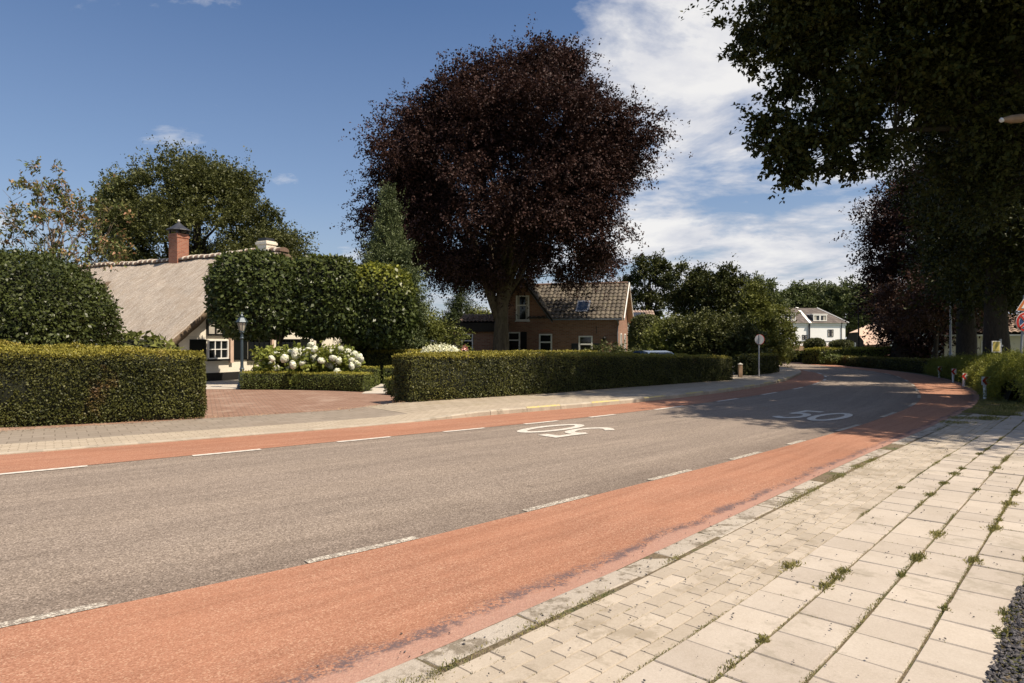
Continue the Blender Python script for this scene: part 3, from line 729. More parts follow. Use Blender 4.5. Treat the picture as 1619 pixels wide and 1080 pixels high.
# verge soil on the right of the slabs and under the trees
strip('verge', offs(Dn, 2.3), offs(Dn, 9), .004, .0, M['soil'], 2)
def bits(name, P, size, mat, nrmup=.3, kind='stuff', cat=None, lab=None):
    n = len(P); V = []; F_ = []
    base = np.array([(1, 0, 0), (-1, 0, 0), (0, 1, 0), (0, -1, 0), (0, 0, 1), (0, 0, -1)], float)
    tri = [(0, 2, 4), (2, 1, 4), (1, 3, 4), (3, 0, 4), (2, 0, 5), (1, 2, 5), (3, 1, 5), (0, 3, 5)]
    mb = MB()
    for i in range(n):
        q = base*np.array([1, .7, .55])*r2.uniform(.7, 1.3, (6, 1))*size[i]; a = r2.uniform(0, 6.3); c_, s_ = math.cos(a), math.sin(a)
        q = np.stack([q[:, 0]*c_-q[:, 1]*s_, q[:, 0]*s_+q[:, 1]*c_, q[:, 2]], 1)+P[i]; mb.add(q, tri)
    o = mb.build(name, mat); tag(o, lab, cat, kind=kind); return o
P = []; S = []
for _ in range(9000):      # bed of basalt chips beyond the slabs
    s = u0+r2.uniform(0, 6.6); v = 2.06+abs(r2.normal())*.33
    x, y = PD(s, round(v, 2)); P.append((x, y, .012+r2.uniform(0, .02))); S.append(r2.uniform(.008, .019))
for _ in range(1100):       # strays
    s = u0+r2.uniform(1.5, 14); v = .02+abs(r2.normal(0, .45))+r2.uniform(-.3, .2)
    if r2.uniform() < .3: v = r2.uniform(.9, 2.0)
    x, y = PD(s, round(v, 2)); P.append((x, y, .028 if v > .3 else .012)); S.append(r2.uniform(.003, .011)*r2.uniform(.6, 1.1))
bits('basalt_gravel', P, S, M['pebble'], lab='dark grey stone chips beside and strewn over the slabs', cat='gravel')
# weeds in the joints, grass on the verge
def blades(name, pts, hmax, lab, cat, mat='weed', width=.25):
    pts = np.array(pts); n = len(pts); ax = rv(n)*.8+np.array([0, 0, .8]); ax[:, 2] = np.abs(ax[:, 2]); nm = rv(n)
    V = leaf_verts(pts, ax, nm, np.asarray(hmax)*rng.uniform(.5, 1.3, n), width, .1)
    o = raw_mesh(name, V, 4, M[mat]); tag(o, lab, cat, kind='stuff'); return o
P = []; Hh = []
gs = smooth_noise
def addw(s, v, spread, h):
    x, y = PD(s, round(v, 2)); P.append((x+r2.normal()*spread, y+r2.normal()*spread, .012)); Hh.append(h)
for k, v in enumerate([.862]+[c+.297 for c in cols]):
    ss = r2.uniform(u0, u1, 15000)
    g = smooth_noise(np.stack([ss*2.3, ss*0+k*7, ss*0], 1), 1.6, k)+.5*smooth_noise(np.stack([ss*7, ss*0+k, ss*0], 1), 1.3, k+8)
    for s_, gg in zip(ss, g):
        if gg > -.25+r2.normal()*.3: addw(s_, v-.004, .006+.012*max(0, gg-.4), .010+.011*max(0, gg))
for s_, v_ in joint:      # cross joints
    if r2.uniform() < .5:
        a, b = sorted(r2.uniform(0, .29, 2))
        for _ in range(int((b-a)*130)): addw(s_-.003, v_+r2.uniform(a, b), .003, .013)
for _ in range(5200):      # moss and grass creeping over the gutter edge
    s_ = r2.uniform(u0, uend_t); g_ = math.sin(s_*2.1)+math.sin(s_*5.7+1)+.8*math.sin(s_*.9+2)
    if g_+r2.normal()*.4 > 1.15: addw(s_, .2+abs(r2.normal())*.04-r2.uniform(0, .07), .008, .018)
for _ in range(60):       # tufts
    s_ = r2.uniform(u0+2, u0+13); v_ = r2.choice([.2, .2, .2, .862, 1.16, 1.47, 1.78, 2.06]); R_ = r2.uniform(.015, .05)*(1.7 if v_ < .4 else 1)
    for _ in range(int(120*R_/.03)): addw(s_+r2.normal()*R_*(2.2 if v_ < .4 else 1.2), v_+r2.normal()*R_*.5, .004, .02+.012*(v_ > .8))
for v_ in rowsb:
    for _ in range(1000):
        s_ = r2.uniform(u0, uend_t)
        if math.sin(s_*1.9+v_*30)+math.sin(s_*5.3) > .5: addw(s_, v_, .004, .012)
blades('joint_weeds', P, Hh, 'tufts of grass and moss in the slab joints', 'weeds')
P = []; Hh = []
for _ in range(26000):
    s_ = uend_t-2.2+r2.uniform(0, 12); v_ = r2.uniform(0, 1.0); lim = min(1.0, .35+.25*(s_-uend_t+2.2))
    if v_ > lim+r2.normal()*.08: continue
    if smooth_noise(np.array([[s_*2, v_*3, 0]]), 1.5, 4)[0] < -.25: continue
    addw(s_, v_, .01, .035+.03*(v_ > .5))
blades('verge_grass', P, Hh, 'rough grass strip between the red lane and the slabs under the trees', 'grass')
# dry leaves and litter along hedge feet
P = []; Hh = []
for _ in range(2600):
    s_ = r2.uniform(12, 52); v_ = -2.9+abs(r2.normal())*.28
    x = np.interp(s_, sA, L2[:, 0]); y = np.interp(s_, sA, L2[:, 1]); t = abs(r2.normal())*.22
    P.append((x+t*.6, y-t*.75, .03+float(np.interp(s_, sA, zA)))); Hh.append(.035)
P = np.array(P); V = leaf_verts(P, rv(len(P))*np.array([1, 1, .15]), rv(len(P))*.3+np.array([0, 0, 1]), np.full(len(P), .04), .6)
tag(raw_mesh('fallen_leaves', V, 4, M['litter']), 'dry fallen leaves along the foot of the hedges', 'leaves', kind='stuff')

# ------------------------------------------------------------------ hedges
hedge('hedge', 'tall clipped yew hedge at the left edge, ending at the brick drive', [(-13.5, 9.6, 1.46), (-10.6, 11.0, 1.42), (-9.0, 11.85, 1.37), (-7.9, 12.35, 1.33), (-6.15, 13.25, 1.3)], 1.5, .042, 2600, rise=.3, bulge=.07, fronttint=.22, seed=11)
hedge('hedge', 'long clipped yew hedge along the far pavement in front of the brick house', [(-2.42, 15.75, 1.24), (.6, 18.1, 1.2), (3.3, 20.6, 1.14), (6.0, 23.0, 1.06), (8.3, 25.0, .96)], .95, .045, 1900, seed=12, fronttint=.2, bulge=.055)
hedge('hedge', 'short clipped hedge block just behind the round traffic sign', [(10.4, 28.6, .95), (11.6, 29.9, .95), (12.7, 31.6, .95)], .9, .06, 900, seed=13)
hedge('hedge', 'low box hedge right of the garden lamp below the hydrangeas', [(-8.65, 21.15, .57), (-6.95, 21.15, .57)], .55, .035, 2200, 'box', seed=14)
hedge('hedge', 'low box hedge under the middle and right of the hydrangeas, left of the white path', [(-6.88, 21.1, .57), (-5.6, 20.7, .57), (-4.55, 20.2, .57)], .55, .035, 2200, 'box', seed=15)
hedge('hedge', 'low box block right of the white path, tucked beside the long hedge', [(-3.72, 19.25, .52), (-3.0, 18.6, .52)], .6, .035, 2200, 'box', seed=16)
hedge('hedge', 'small raised box block behind the low box block beside the long hedge', [(-4.25, 21.9, .72), (-3.1, 21.5, .72)], .6, .04, 1600, 'box', seed=17)
hedge('hedge', 'low box strip behind the right end of the hydrangeas', [(-6.2, 23.2, .66), (-4.7, 22.9, .66)], .4, .04, 1300, 'box', seed=18)
hedge('hedge', 'dark waist high hedge deep in the garden behind the small box blocks', [(-5.6, 25.6, 1.2), (-2.0, 25.2, 1.22)], .7, .06, 900, seed=19)
hedge('hedge', 'inner garden hedge under the copper beech, only its top showing', [(-2.2, 27.0, 1.13), (3.8, 28.8, 1.13)], .7, .06, 700, seed=20)
hedge('hedge', 'broad hedge in front of the white two storey house', [(20.6, 44.5, 1.05), (30, 47.5, 1.05)], 1.6, .1, 420, 'box', seed=21, bulge=.08)
hedge('hedge', 'small square hedge by the white flower border at the end of the road', [(21.0, 49.8, .75), (23.2, 50.2, .75)], 1.2, .1, 350, 'box', seed=22)
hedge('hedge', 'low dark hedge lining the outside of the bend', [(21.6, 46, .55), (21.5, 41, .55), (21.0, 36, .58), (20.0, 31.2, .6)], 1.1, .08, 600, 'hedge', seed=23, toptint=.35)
hedge('hedge', 'dark hedge running along the far side of the lawn behind the bend', [(19.8, 53.0, .7), (21.2, 51.5, .7)], .8, .1, 350, 'box', seed=24)
hedge('hedge', 'clipped green hedge in front of the white house, left of the ball trees', [(16.5, 62, 1.25), (26.0, 64, 1.25)], 1.2, .14, 200, 'box', seed=25)
#@@OBJ
# ------------------------------------------------------------------ trees and shrubs
SUN_HOLES += [(14.3, 19.2, .95, 2.0), (16.2, 18.6, .95, 1.5), (11.0, 20.2, 0, .5), (12.3, 20.6, 0, .45), (9.4, 19.5, 0, .4), (13.6, 25, 0, .7), (15.5, 30, 0, 1.0), (17, 38, 0, 1.6), (8.6, 13.4, 0, .35), (10.6, 16, 0, .35), (7, 17.6, 0, .4)]
def px_prof(cx, Z, rows):      # rows (py, left px, right px) -> (h, xl, xr)
    k = Z/F; return [(hh(y, Z), (l-cx)*k, (r-cx)*k) for y, l, r in rows]
tree('copper_beech', 'huge dark copper beech standing over the brick house, its fork above the hedge', 'tree', (at(797, 39), 39),
     prof=px_prof(797, 39, [(72, 845, 890), (84, 800, 920), (102, 750, 950), (122, 716, 968), (160, 662, 992), (200, 600, 1024), (240, 590, 1020), (290, 582, 1010), (340, 562, 1006), (375, 555, 998), (400, 596, 992), (420, 665, 985), (432, 700, 960)]),
     n=1250, gap=(.62, .3), cr=1.2, nsp=18, nl=30, leaf=.145, jit=.1, droop=.45, depth=.9, mat='copper', bark='beechbark', r0=.45, top=(.5, 0, 11), fork=.27, nlimb=26, fine=.22, inner=.4, seed=2, rag=.2, up=.25, flare=1.35, base=(-.3, 0, 0))
bt = MB(); bt.tube([(-.3, -.02, 2.7), (-.6, -.1, 3.7), (-1.05, -.2, 5.0), (-1.7, -.3, 7.2), (-2.6, -.3, 9.6)], [.24, .28, .25, .2, .1], 10); bt.tube([(-.15, 0, 3.4), (.2, .1, 4.6), (.8, .3, 6.2), (2.0, .4, 8.6), (3.2, .3, 10.4)], [.3, .3, .24, .18, .1], 10)
bt.build('limb', M['beechbark'], [o for o in COL.objects if o.name == 'copper_beech'][0], True)
tree('round_tree', 'large rounded green tree behind the thatched farmhouse roof', 'tree', (at(310, 46), 46),
     prof=px_prof(310, 46, [(245, 262, 300), (258, 205, 375), (290, 178, 412), (330, 170, 430), (370, 168, 478), (410, 172, 478), (470, 200, 460)]),
     n=820, gap=(.8, .25), cr=.95, nsp=13, nl=24, leaf=.17, droop=.1, mat='green', r0=.5, top=(0, 0, 10), fork=.3, nlimb=16, inner=.5, seed=3, rag=.12)
# sparse half dead magnolia
tree('magnolia_tree', 'sparse half bare tree with orange and green leaves at the left edge', 'tree', (at(82, 18), 18),
     blobs=[(at(10, 18)-at(82, 18), -.2, hh(275, 18), .5, .6, .45), (at(30, 18)-at(82, 18), .3, hh(350, 18), .9, .8, .8), (0, 0, hh(330, 18), 1.0, .9, .9), (at(70, 18)-at(82, 18), 0, hh(290, 18), .7, .6, .5),
            (at(150, 18)-at(82, 18), 0, hh(290, 18), .25, .3, .2), (at(130, 18)-at(82, 18), 0, hh(345, 18), .6, .7, .6), (at(172, 18)-at(82, 18), -.1, hh(365, 18), .75, .7, .75), (at(185, 18)-at(82, 18), -.3, hh(400, 18), .6, .6, .42), (at(110, 18)-at(82, 18), 0, hh(400, 18), 1.2, .8, .5)],
     n=105, cr=.24, nsp=6, nl=7, leaf=.12, droop=.3, mat='magnolia', bark='twig', r0=.09, top=(.05, 0, 4.6), fork=.3, nlimb=22, fine=1.0, inner=.1, seed=4, width=.42, flare=1.2)
def bare_twigs():
    root = [o for o in COL.objects if o.name.startswith('magnolia_tree')][0]
    mb = MB(); r = np.random.default_rng(5)
    for k in range(34):
        a = r.uniform(-1.0, 1.0); s = np.array([r.uniform(-1, 1), r.uniform(-.5, .5), r.uniform(2.6, 4.9)]); d = np.array([math.sin(a)*.6+s[0]*.25, r.normal()*.3, 1.0]); d /= np.linalg.norm(d)
        L = r.uniform(.5, 1.1); 
        if s[2]+L > 6.4: L = .5
        e = s+d*L; mb.tube([tuple(s), tuple((s+e)/2+r.normal(size=3)*.05), tuple(e)], [.013, .009, .004], 4, False)
        for j in range(4):
            q = s+d*L*r.uniform(.3, .95); f = q+(d+r.normal(size=3)*.6)*.25; mb.tube([tuple(q), tuple(f)], [.007, .003], 3, False)
    mb.build('twig', M['twig'], root)
bare_twigs()
shell_shrub('clipped_dome', 'big clipped beech dome rising behind the left end of the tall hedge', 'shrub', (-12.15, 15.9), (2.3, 2.1, 3.7), 'dome', .085, 1000, 2.25, 0, 31, rough=.03)
shell_shrub('clipped_lime', 'leftmost of the three clipped lime trees, crown touching the thatch', 'tree', (-9.25, 24.0), (1.58, 1.0, 2.95), 'lime', .15, 460, 3.2, 1.75, 32, 'clipped limes before the farmhouse', (.85, .13), (3.9, 4.9, .12), .05)
shell_shrub('clipped_lime', 'middle one of the three clipped lime trees, its trunk rising out of the hydrangeas', 'tree', (-7.0, 24.5), (1.5, 1.0, 2.9), 'lime', .15, 460, 3.0, 1.75, 33, 'clipped limes before the farmhouse', (-.1, .13), (3.9, 4.9, .2), .05)
shell_shrub('clipped_lime', 'lowest and rightmost clipped lime with yellowish leaves along its top', 'tree', (-5.05, 24.9), (1.38, 1.0, 2.9), 'lime', .15, 460, 2.6, 1.45, 34, 'clipped limes before the farmhouse', (-.95, .12), (3.1, 4.3, .8), .06)
def cone_prof(top, base, w, lift=.0): return [(base, -w*.85, w*.85), (base+.12*(top-base), -w, w), (base+.5*(top-base), -w*.62, w*.62), (base+.8*(top-base), -w*.27, w*.27), (top, -.04, .04)]
tree('conifer', 'slim grey green conifer spire in front of the copper beech, left side', 'tree', (at(613, 27.5), 27.5), prof=cone_prof(8.1, .4, 2.05), n=640, cr=.42, nsp=10, nl=22, leaf=.1, droop=.0, mat='conifer', r0=.16, top=(0, 0, 7.6), fork=.08, nlimb=20, inner=.5, seed=6, width=.35, up=.7, rag=.1)
tree('fruit_shrub', 'loose green fruit shrub between the limes and the garage', 'shrub', (at(652, 28), 28), blobs=[(0, 0, 1.5, 1.5, 1.3, 1.2), (-1.0, .2, 2.0, .9, .9, .8), (1.2, .1, 1.3, 1.1, 1, .8), (.2, 0, 2.1, .7, .7, .45)], n=170, cr=.42, nsp=8, nl=14, leaf=.1, mat='bright', r0=.07, top=(0, 0, 1.8), nlimb=10, seed=7)
tree('dark_shrub', 'dark green shrub under the right clipped lime, beside the farmhouse corner', 'shrub', (at(600, 27), 27), blobs=[(0, 0, 1.2, 1.1, 1, 1.1), (.9, .5, 1.6, .8, .8, .9)], n=130, cr=.4, nsp=8, nl=14, leaf=.1, mat='oak', r0=.06, top=(0, 0, 1.6), nlimb=8, seed=8)
tree('spruce', 'dark spruce seen under the left side of the beech crown', 'tree', (at(728, 58), 58), prof=cone_prof(7.6, .4, 2.4), n=260, cr=.7, nsp=8, nl=20, leaf=.15, mat='spruce', r0=.2, top=(0, 0, 7), fork=.08, nlimb=14, inner=.45, seed=9, width=.4, up=.1, droop=.2)
tree('garden_tree', 'low yellow green tree between the spruce and the beech trunk', 'tree', (at(756, 52), 52), blobs=[(0, 0, 2.6, 1.6, 1.5, 1.1)], n=70, cr=.6, nsp=8, nl=16, leaf=.16, mat='bright', r0=.12, top=(0, 0, 2.6), seed=10)
tree('open_oak', 'open crowned dark oak right of the brick house roof with sky showing through', 'tree', (at(1028, 80), 80),
     blobs=[(0, 0, hh(430, 80), 2.3, 2.2, 1.7), (-1.8, 0, hh(455, 80), 1.6, 1.8, 1.3), (1.7, 0, hh(435, 80), 1.5, 1.5, 1.2), (-.3, 0, hh(480, 80), 2.2, 2, 1.4), (2.2, .5, hh(462, 80), .9, 1, .7), (-2.6, 0, hh(485, 80), 1.2, 1.4, 1.5), (.5, 0, hh(415, 80), 1.3, 1.3, .9)],
     n=130, cr=.75, nsp=9, nl=14, leaf=.27, mat='oak', r0=.42, top=(0, 0, 9.5), fork=.3, nlimb=16, fine=.5, inner=.3, seed=11)
tree('leafy_tree', 'dark leafy tree behind the big shrubs, nearest the open oak', 'tree', (at(1103, 72), 72),
     blobs=[(-1.4, 0, hh(450, 72), 2.3, 2.4, 2.0), (0, 0, hh(480, 72), 3.2, 2.8, 2.4), (1.2, 0, hh(455, 72), 1.5, 1.6, 1.8), (.2, 0, hh(428, 72), .5, .6, .5)], n=170, cr=.85, nsp=9, nl=15, leaf=.25, mat='oak', r0=.35, top=(0, 0, 8), fork=.3, nlimb=12, seed=12)
tree('leafy_tree', 'dark leafy tree with a ragged twin top left of the pyramid tree', 'tree', (at(1146, 68), 68),
     blobs=[(.3, 0, hh(438, 68), 1.0, 1.1, 1.1), (-.6, 0, hh(465, 68), 2.0, 2, 1.9), (1.5, 0, hh(460, 68), 1.3, 1.5, 1.4), (.5, 0, hh(495, 68), 3, 2.6, 2)], n=150, cr=.8, nsp=9, nl=15, leaf=.24, mat='oak', r0=.35, top=(0, 0, 8), fork=.3, nlimb=12, seed=13)
tree('leafy_tree', 'slender dark tree just behind the pyramid tree', 'tree', (at(1207, 66), 66),
     blobs=[(-.2, 0, hh(462, 66), 1.2, 1.2, 1.2), (.2, 0, hh(490, 66), 1.6, 1.6, 2)], n=70, cr=.7, nsp=9, nl=14, leaf=.22, mat='far', r0=.25, top=(0, 0, 6), fork=.3, nlimb=8, seed=14)
tree('pyramid_tree', 'bright green pyramid shaped tree behind the round traffic sign', 'tree', (at(1190, 41), 41), prof=[(.4, -2.0, 1.9), (1.2, -2.2, 2.1), (3.0, -1.7, 1.5), (4.4, -.8, .75), (5.45, -.1, .1)],
     n=260, cr=.5, nsp=9, nl=14, leaf=.15, mat='bright', r0=.15, top=(0, 0, 4.6), fork=.12, nlimb=14, inner=.5, seed=15, droop=.15)
tree('large_shrub', 'broad green shrub behind the parked car, right part of the mass', 'shrub', (at(1128, 33), 33), blobs=[(0, 0, 1.35, 2.1, 1.6, 1.25), (-.9, 0, 1.9, 1.3, 1.2, .85), (1.0, 0, 1.7, 1.2, 1.2, .8)], n=240, cr=.48, nsp=9, nl=14, leaf=.13, mat='green', r0=.1, top=(0, 0, 2), nlimb=12, seed=16)
tree('large_shrub', 'shrub with looser paler foliage directly behind the parked car', 'shrub', (at(1060, 34), 34), blobs=[(0, 0, 1.3, 1.3, 1.3, 1.2), (.5, 0, 1.9, .9, .9, .7)], n=150, cr=.45, nsp=9, nl=13, leaf=.13, mat='bright', r0=.08, top=(0, 0, 2), nlimb=9, seed=17)
shell_shrub('ivy_bush', 'upright clipped evergreen bush against the gable of the brick house', 'shrub', (at(1021, 40), 40), (.95, .9, 3.1), 'green', .12, 700, 3, 0, 35, rough=.04)
tree('small_tree', 'loose light green tree in front of the left corner of the white house', 'tree', (at(1232, 47), 47), blobs=[(0, 0, 2.7, 1.0, 1, 1.1), (.1, 0, 1.5, 1.1, 1.1, 1.1), (-.3, 0, 3.5, .6, .7, .5)], n=120, cr=.45, nsp=8, nl=12, leaf=.15, mat='bright', r0=.09, top=(0, 0, 3), nlimb=9, seed=18)
shell_shrub('ball_tree', 'left of the two ball shaped trees before the white house', 'tree', (at(1287, 56), 56), (.82, .8, .95), 'green', .12, 500, 2.1, .85, 36, 'ball trees before the white house', (0, .09), rough=.07)
shell_shrub('ball_tree', 'right of the two ball shaped trees, half sunk behind the broad hedge', 'tree', (at(1330, 57), 57), (.95, .9, .85), 'green', .12, 500, 2.1, .85, 37, 'ball trees before the white house', (0, .09), rough=.07)
shell_shrub('ball_bush', 'small round clipped bush at the roadside where the bend hedge begins', 'shrub', (at(1318, 44), 44.0), (.55, .5, .7), 'box', .09, 600, 2.2, 0, 38)
for k, (px, y, Z, w, lab) in enumerate([(1262, 452, 120, 3.6, 'distant tree above the left roof end of the white house'), (1300, 447, 128, 4.2, 'distant spreading tree above the roof gap of the white house'),
      (1342, 447, 118, 4.6, 'distant pale green tree above the right roof corner of the white house'), (1392, 458, 132, 4.2, 'distant tree between the white house and the dark beech'), (1225, 470, 130, 3.2, 'distant tree low behind the light green tree, left of the white house')]):
    h = hh(y, Z)
    tree('distant_tree', lab, 'tree', (at(px, Z), Z), blobs=[(0, 0, h*.62, w, w, h*.33), (-w*.5, 0, h*.75, w*.5, w*.5, h*.17), (w*.45, 0, h*.72, w*.5, w*.5, h*.2), (0, 0, h*.84, w*.5, w*.5, h*.12)], n=170, cr=1.2, nsp=9, nl=14, leaf=.4, mat='far', r0=.4, top=(0, 0, h*.7), seed=40+k, group='trees behind the white house', nlimb=10)
# the near oak whose limb hangs into the picture from the right; its trunk stands off to the right
def b(px, py, Z, rx, ry, rz): return (at(px, Z)-16.2, Z-17.0, hh(py, Z), rx, ry, rz)
tree('overhanging_oak', 'dark oak filling the upper right corner, one limb hanging over the road', 'tree', (16.2, 17.0),
     blobs=[b(1300, 0, 19, 1.0, 1.4, .4), b(1378, 20, 18, .7, 1.2, .7),
            b(1450, 60, 17.5, .5, 1.2, .7), b(1500, 40, 17.5, 1.8, 2, 2.2), b(1560, 150, 18, 1.7, 2, 2.0), b(1620, 260, 19, 2.2, 2, 2.4), b(1480, 140, 18, .7, .9, .6),
            (0, -4.2, 11, 7.0, 7.0, 2.6), (-3.6, -5.0, 10, 3.6, 3.6, 1.5), (-.8, -8.2, 10.2, 3.9, 3.4, 1.6), (-3.9, -6.6, 10, 2.4, 2.6, 1.2), (3.0, -8.5, 10.5, 4, 3, 1.8), (0, 0, 13, 6, 5, 3.5), (-6.5, 2.0, 12.5, 3.5, 3.0, 2.0), (-5.0, -1.0, 13, 4.5, 3.5, 2.5)],
     fine_blobs=[b(1150, 70, 20, .7, 1.1, .75), b(1215, 40, 20, 1.2, 1.3, 1.0), b(1290, 60, 19, 1.4, 1.4, 1.2), b(1225, 150, 19, .55, .8, .75), b(1275, 140, 19, .9, 1.0, .9), b(1243, 205, 18.5, .55, .7, .75), b(1250, 235, 18.5, .5, .6, .6), b(1262, 275, 18.5, .36, .4, .36), b(1215, 175, 18.5, .4, .5, .5), b(1330, 130, 18, .9, 1.1, 1.0), b(1322, 195, 18, .35, .6, .5), b(1362, 190, 18, .2, .4, .5), b(1384, 225, 18, .3, .4, .5), b(1375, 256, 18, .48, .5, .26), b(1320, 215, 18, .4, .5, .4), b(1325, 245, 18, .4, .5, .2), b(1420, 110, 17.5, .8, 1.2, .7)], n2=560, cr2=.4,
     n=2300, gap=(.9, .22), cr=.8, nsp=10, nl=22, leaf=.135, jit=.13, droop=.35, mat='oak', r0=.55, top=(0, 0, 13), fork=.35, nlimb=30, fine=.6, inner=.15, seed=51, up=.15, flare=1.4)
tree('roadside_tree', 'dark green tree with a thick trunk behind the juniper, second from the right edge', 'tree', (at(1527, 32), 32),
     blobs=[(2.0, 0, 9.5, 3.4, 4.0, 5.0), (.2, -1, 5.8, 2.4, 2.6, 2.2), (2.5, 0, 6, 3.6, 3.5, 2.6), (2.8, 0, 15, 3.6, 4, 3.5), (4, -1, 10, 3.6, 4, 4.5)], n=900, gap=(.8, .15), cr=1.15, nsp=11, nl=22, leaf=.17, droop=.3, mat='oak', r0=.4, top=(0, 0, 13), fork=.3, nlimb=22, inner=.3, seed=52)
tree('roadside_tree', 'dark tree with the broadest trunk behind the juniper, nearest the traffic mirror', 'tree', (at(1576, 26), 26),
     blobs=[(.8, 0, 9, 4.2, 4.0, 4.5), (.5, 0, 5.6, 3.2, 3, 2.2), (1.0, 0, 13, 4, 4, 3), (3.5, -1, 7, 3.5, 3, 4)], n=620, cr=1.05, nsp=11, nl=22, leaf=.15, droop=.3, mat='oak', r0=.42, top=(0, 0, 11), fork=.3, nlimb=20, inner=.3, seed=53)
tree('copper_tree', 'copper leaved beech left of the dark roadside trees, trunk leaning out over the bend hedge', 'tree', (at(1421, 46), 46),
     prof=px_prof(1421, 46, [(225, 1450, 1520), (262, 1425, 1560), (300, 1378, 1590), (350, 1368, 1600), (400, 1362, 1600), (450, 1366, 1600), (490, 1378, 1580), (520, 1388, 1560), (540, 1400, 1540)]),
     n=520, cr=1.2, nsp=12, nl=18, leaf=.2, droop=.4, mat='copper', bark='bark', r0=.5, top=(1.5, 0, 9), fork=.3, nlimb=18, inner=.4, seed=54, rag=.1)
tree('copper_tree', 'lower copper branch mass with lit reddish leaves in front of the two dark trunks', 'tree', (at(1486, 38), 38.5),
     blobs=[(.4, 0, hh(455, 38), 2.1, 1.8, 1.5), (1.8, 0, hh(480, 38), 2.1, 1.6, 1.1), (-1.6, 0, hh(480, 38), 1.7, 1.5, 1.4), (2.2, 0, hh(430, 38), 2, 1.8, 1.6)], n=190, cr=.8, nsp=9, nl=16, leaf=.15, droop=.4, mat='copper2', r0=.14, top=(.3, 0, 4.8), fork=.4, nlimb=12, inner=.3, seed=55)
# undergrowth on the right: juniper bed
def juniper(name, lab, pts, seed, dens=2300, h0=.75):
    global rng
    rng = np.random.default_rng(seed); P = []; 
    p = np.array(pts, float); S = arcl(p[:, :2]); n = int(S[-1]*dens/3); s = rng.uniform(0, S[-1], n)
    x = np.interp(s, S, p[:, 0]); y = np.interp(s, S, p[:, 1]); wd = np.interp(s, S, p[:, 2]); ht = np.interp(s, S, p[:, 3])
    t = nrm(np.gradient(p[:, :2], axis=0)); tx = np.interp(s, S, t[:, 0]); ty = np.interp(s, S, t[:, 1])
    a = rng.uniform(0, PI, n); Q = np.stack([x, y, 0*x], 1)
    mound = 1+.22*smooth_noise(np.stack([x*1.5, y*1.5, 0*x], 1), 1.2, seed)
    off = -np.cos(a)*wd/2+wd/2; z = np.sin(a)**.6*ht*mound
    P = np.stack([x+ty*off, y-tx*off, z*rng.uniform(.75, 1, n)], 1)
    O = np.stack([ty*(-np.cos(a)), -tx*(-np.cos(a)), np.sin(a)*.8+.3], 1)
    ns, nl = 3, 9; C = P; cr = np.full(n, .26)
    q, V = sprays(C, O, cr, ns, nl, .06, .05, .22, up=.45, jit=.1)
    core = MB(); k = 24; ss = np.linspace(0, S[-1], k)
    for i, s_ in enumerate(ss):
        X, Y, W, Ht = [float(np.interp(s_, S, p[:, c])) for c in range(4)]; TX, TY = float(np.interp(s_, S, t[:, 0])), float(np.interp(s_, S, t[:, 1]))
        for j in range(7):
            aa = PI*j/6; o_ = W/2-math.cos(aa)*W/2*.85; core.v.append((X+TY*o_-p[0, 0], Y-TX*o_-p[0, 1], math.sin(aa)**.6*Ht*.72 if 0 < j < 6 else 0))
    for i in range(k-1):
        for j in range(6): core.f.append((i*7+j, i*7+j+1, i*7+8+j, i*7+7+j))
    V = V-np.array([p[0, 0], p[0, 1], 0])
    o = raw_mesh(name, V, 4, [M['juniper'], M['core']], None, None, core); o.location = (p[0, 0], p[0, 1], 0); return tag(o, lab, 'shrub')
juniper('juniper_hedge', 'bright yellow green spreading juniper along the bend, chevron posts standing in its edge', [(12.35, 16.9, 2.6, .95), (13.55, 18.8, 2.6, 1.0), (15.1, 21.2, 2.5, .95), (16.5, 23.8, 2.4, .9), (17.9, 26.6, 2.2, .8), (19.5, 31.0, 1.8, .65)], 61)
juniper('dark_groundcover', 'dark shaded bushes right of the nearest chevron post, at the end of the slabs', [(12.2, 15.9, 2.6, .8), (13.4, 15.3, 3, .85), (15.5, 14.8, 3, .9)][::-1], 62, 1600)
shell_shrub('leafy_plant', 'pale green leafy plant between the tall left hedge and the thatch', 'plant', (at(218, 19.5), 19.5), (1.15, .8, 1.75), 'bright', .2, 110, 2.1, 0, 63)
shell_shrub('cream_shrub', 'dome of creamy white blossom showing above the long hedge', 'shrub', (at(695, 17.9), 18.4), (.8, .5, 1.42), 'cream', .07, 1300, 2.2, 0, 64)
shell_shrub('rose_bush', 'small bush with red and pink blooms right of the cream shrub', 'plant', (at(733, 19.5), 19.8), (.16, .16, 1.42), 'redfl', .06, 700, 2, 0, 65)
tree('house_shrub', 'low dark rhododendron before the right windows of the brick house', 'shrub', (at(965, 29.5), 29.5), blobs=[(0, 0, .7, 1.0, .9, .62), (.8, .2, .6, .9, .8, .55), (-.9, .1, .55, .9, .8, .5)], n=110, cr=.35, nsp=8, nl=13, leaf=.1, mat='green', r0=.06, top=(0, 0, .8), nlimb=6, seed=19)
tree('roadside_shrub', 'leafy shrub in the gap between the long hedge and the short hedge block', 'shrub', (at(1181, 28.6), 28.6), blobs=[(0, 0, .5, .3, .35, .45), (.1, 0, .85, .22, .3, .2)], n=40, cr=.2, nsp=7, nl=10, leaf=.07, mat='green', r0=.03, top=(0, 0, .7), nlimb=5, seed=20)
shell_shrub('flower_border', 'border of white flowers at the far end of the road below the white house', 'flowers', (at(1252, 52.5), 52.5), (1.5, .7, .75), 'cream', .1, 160, 2.2, 0, 66)
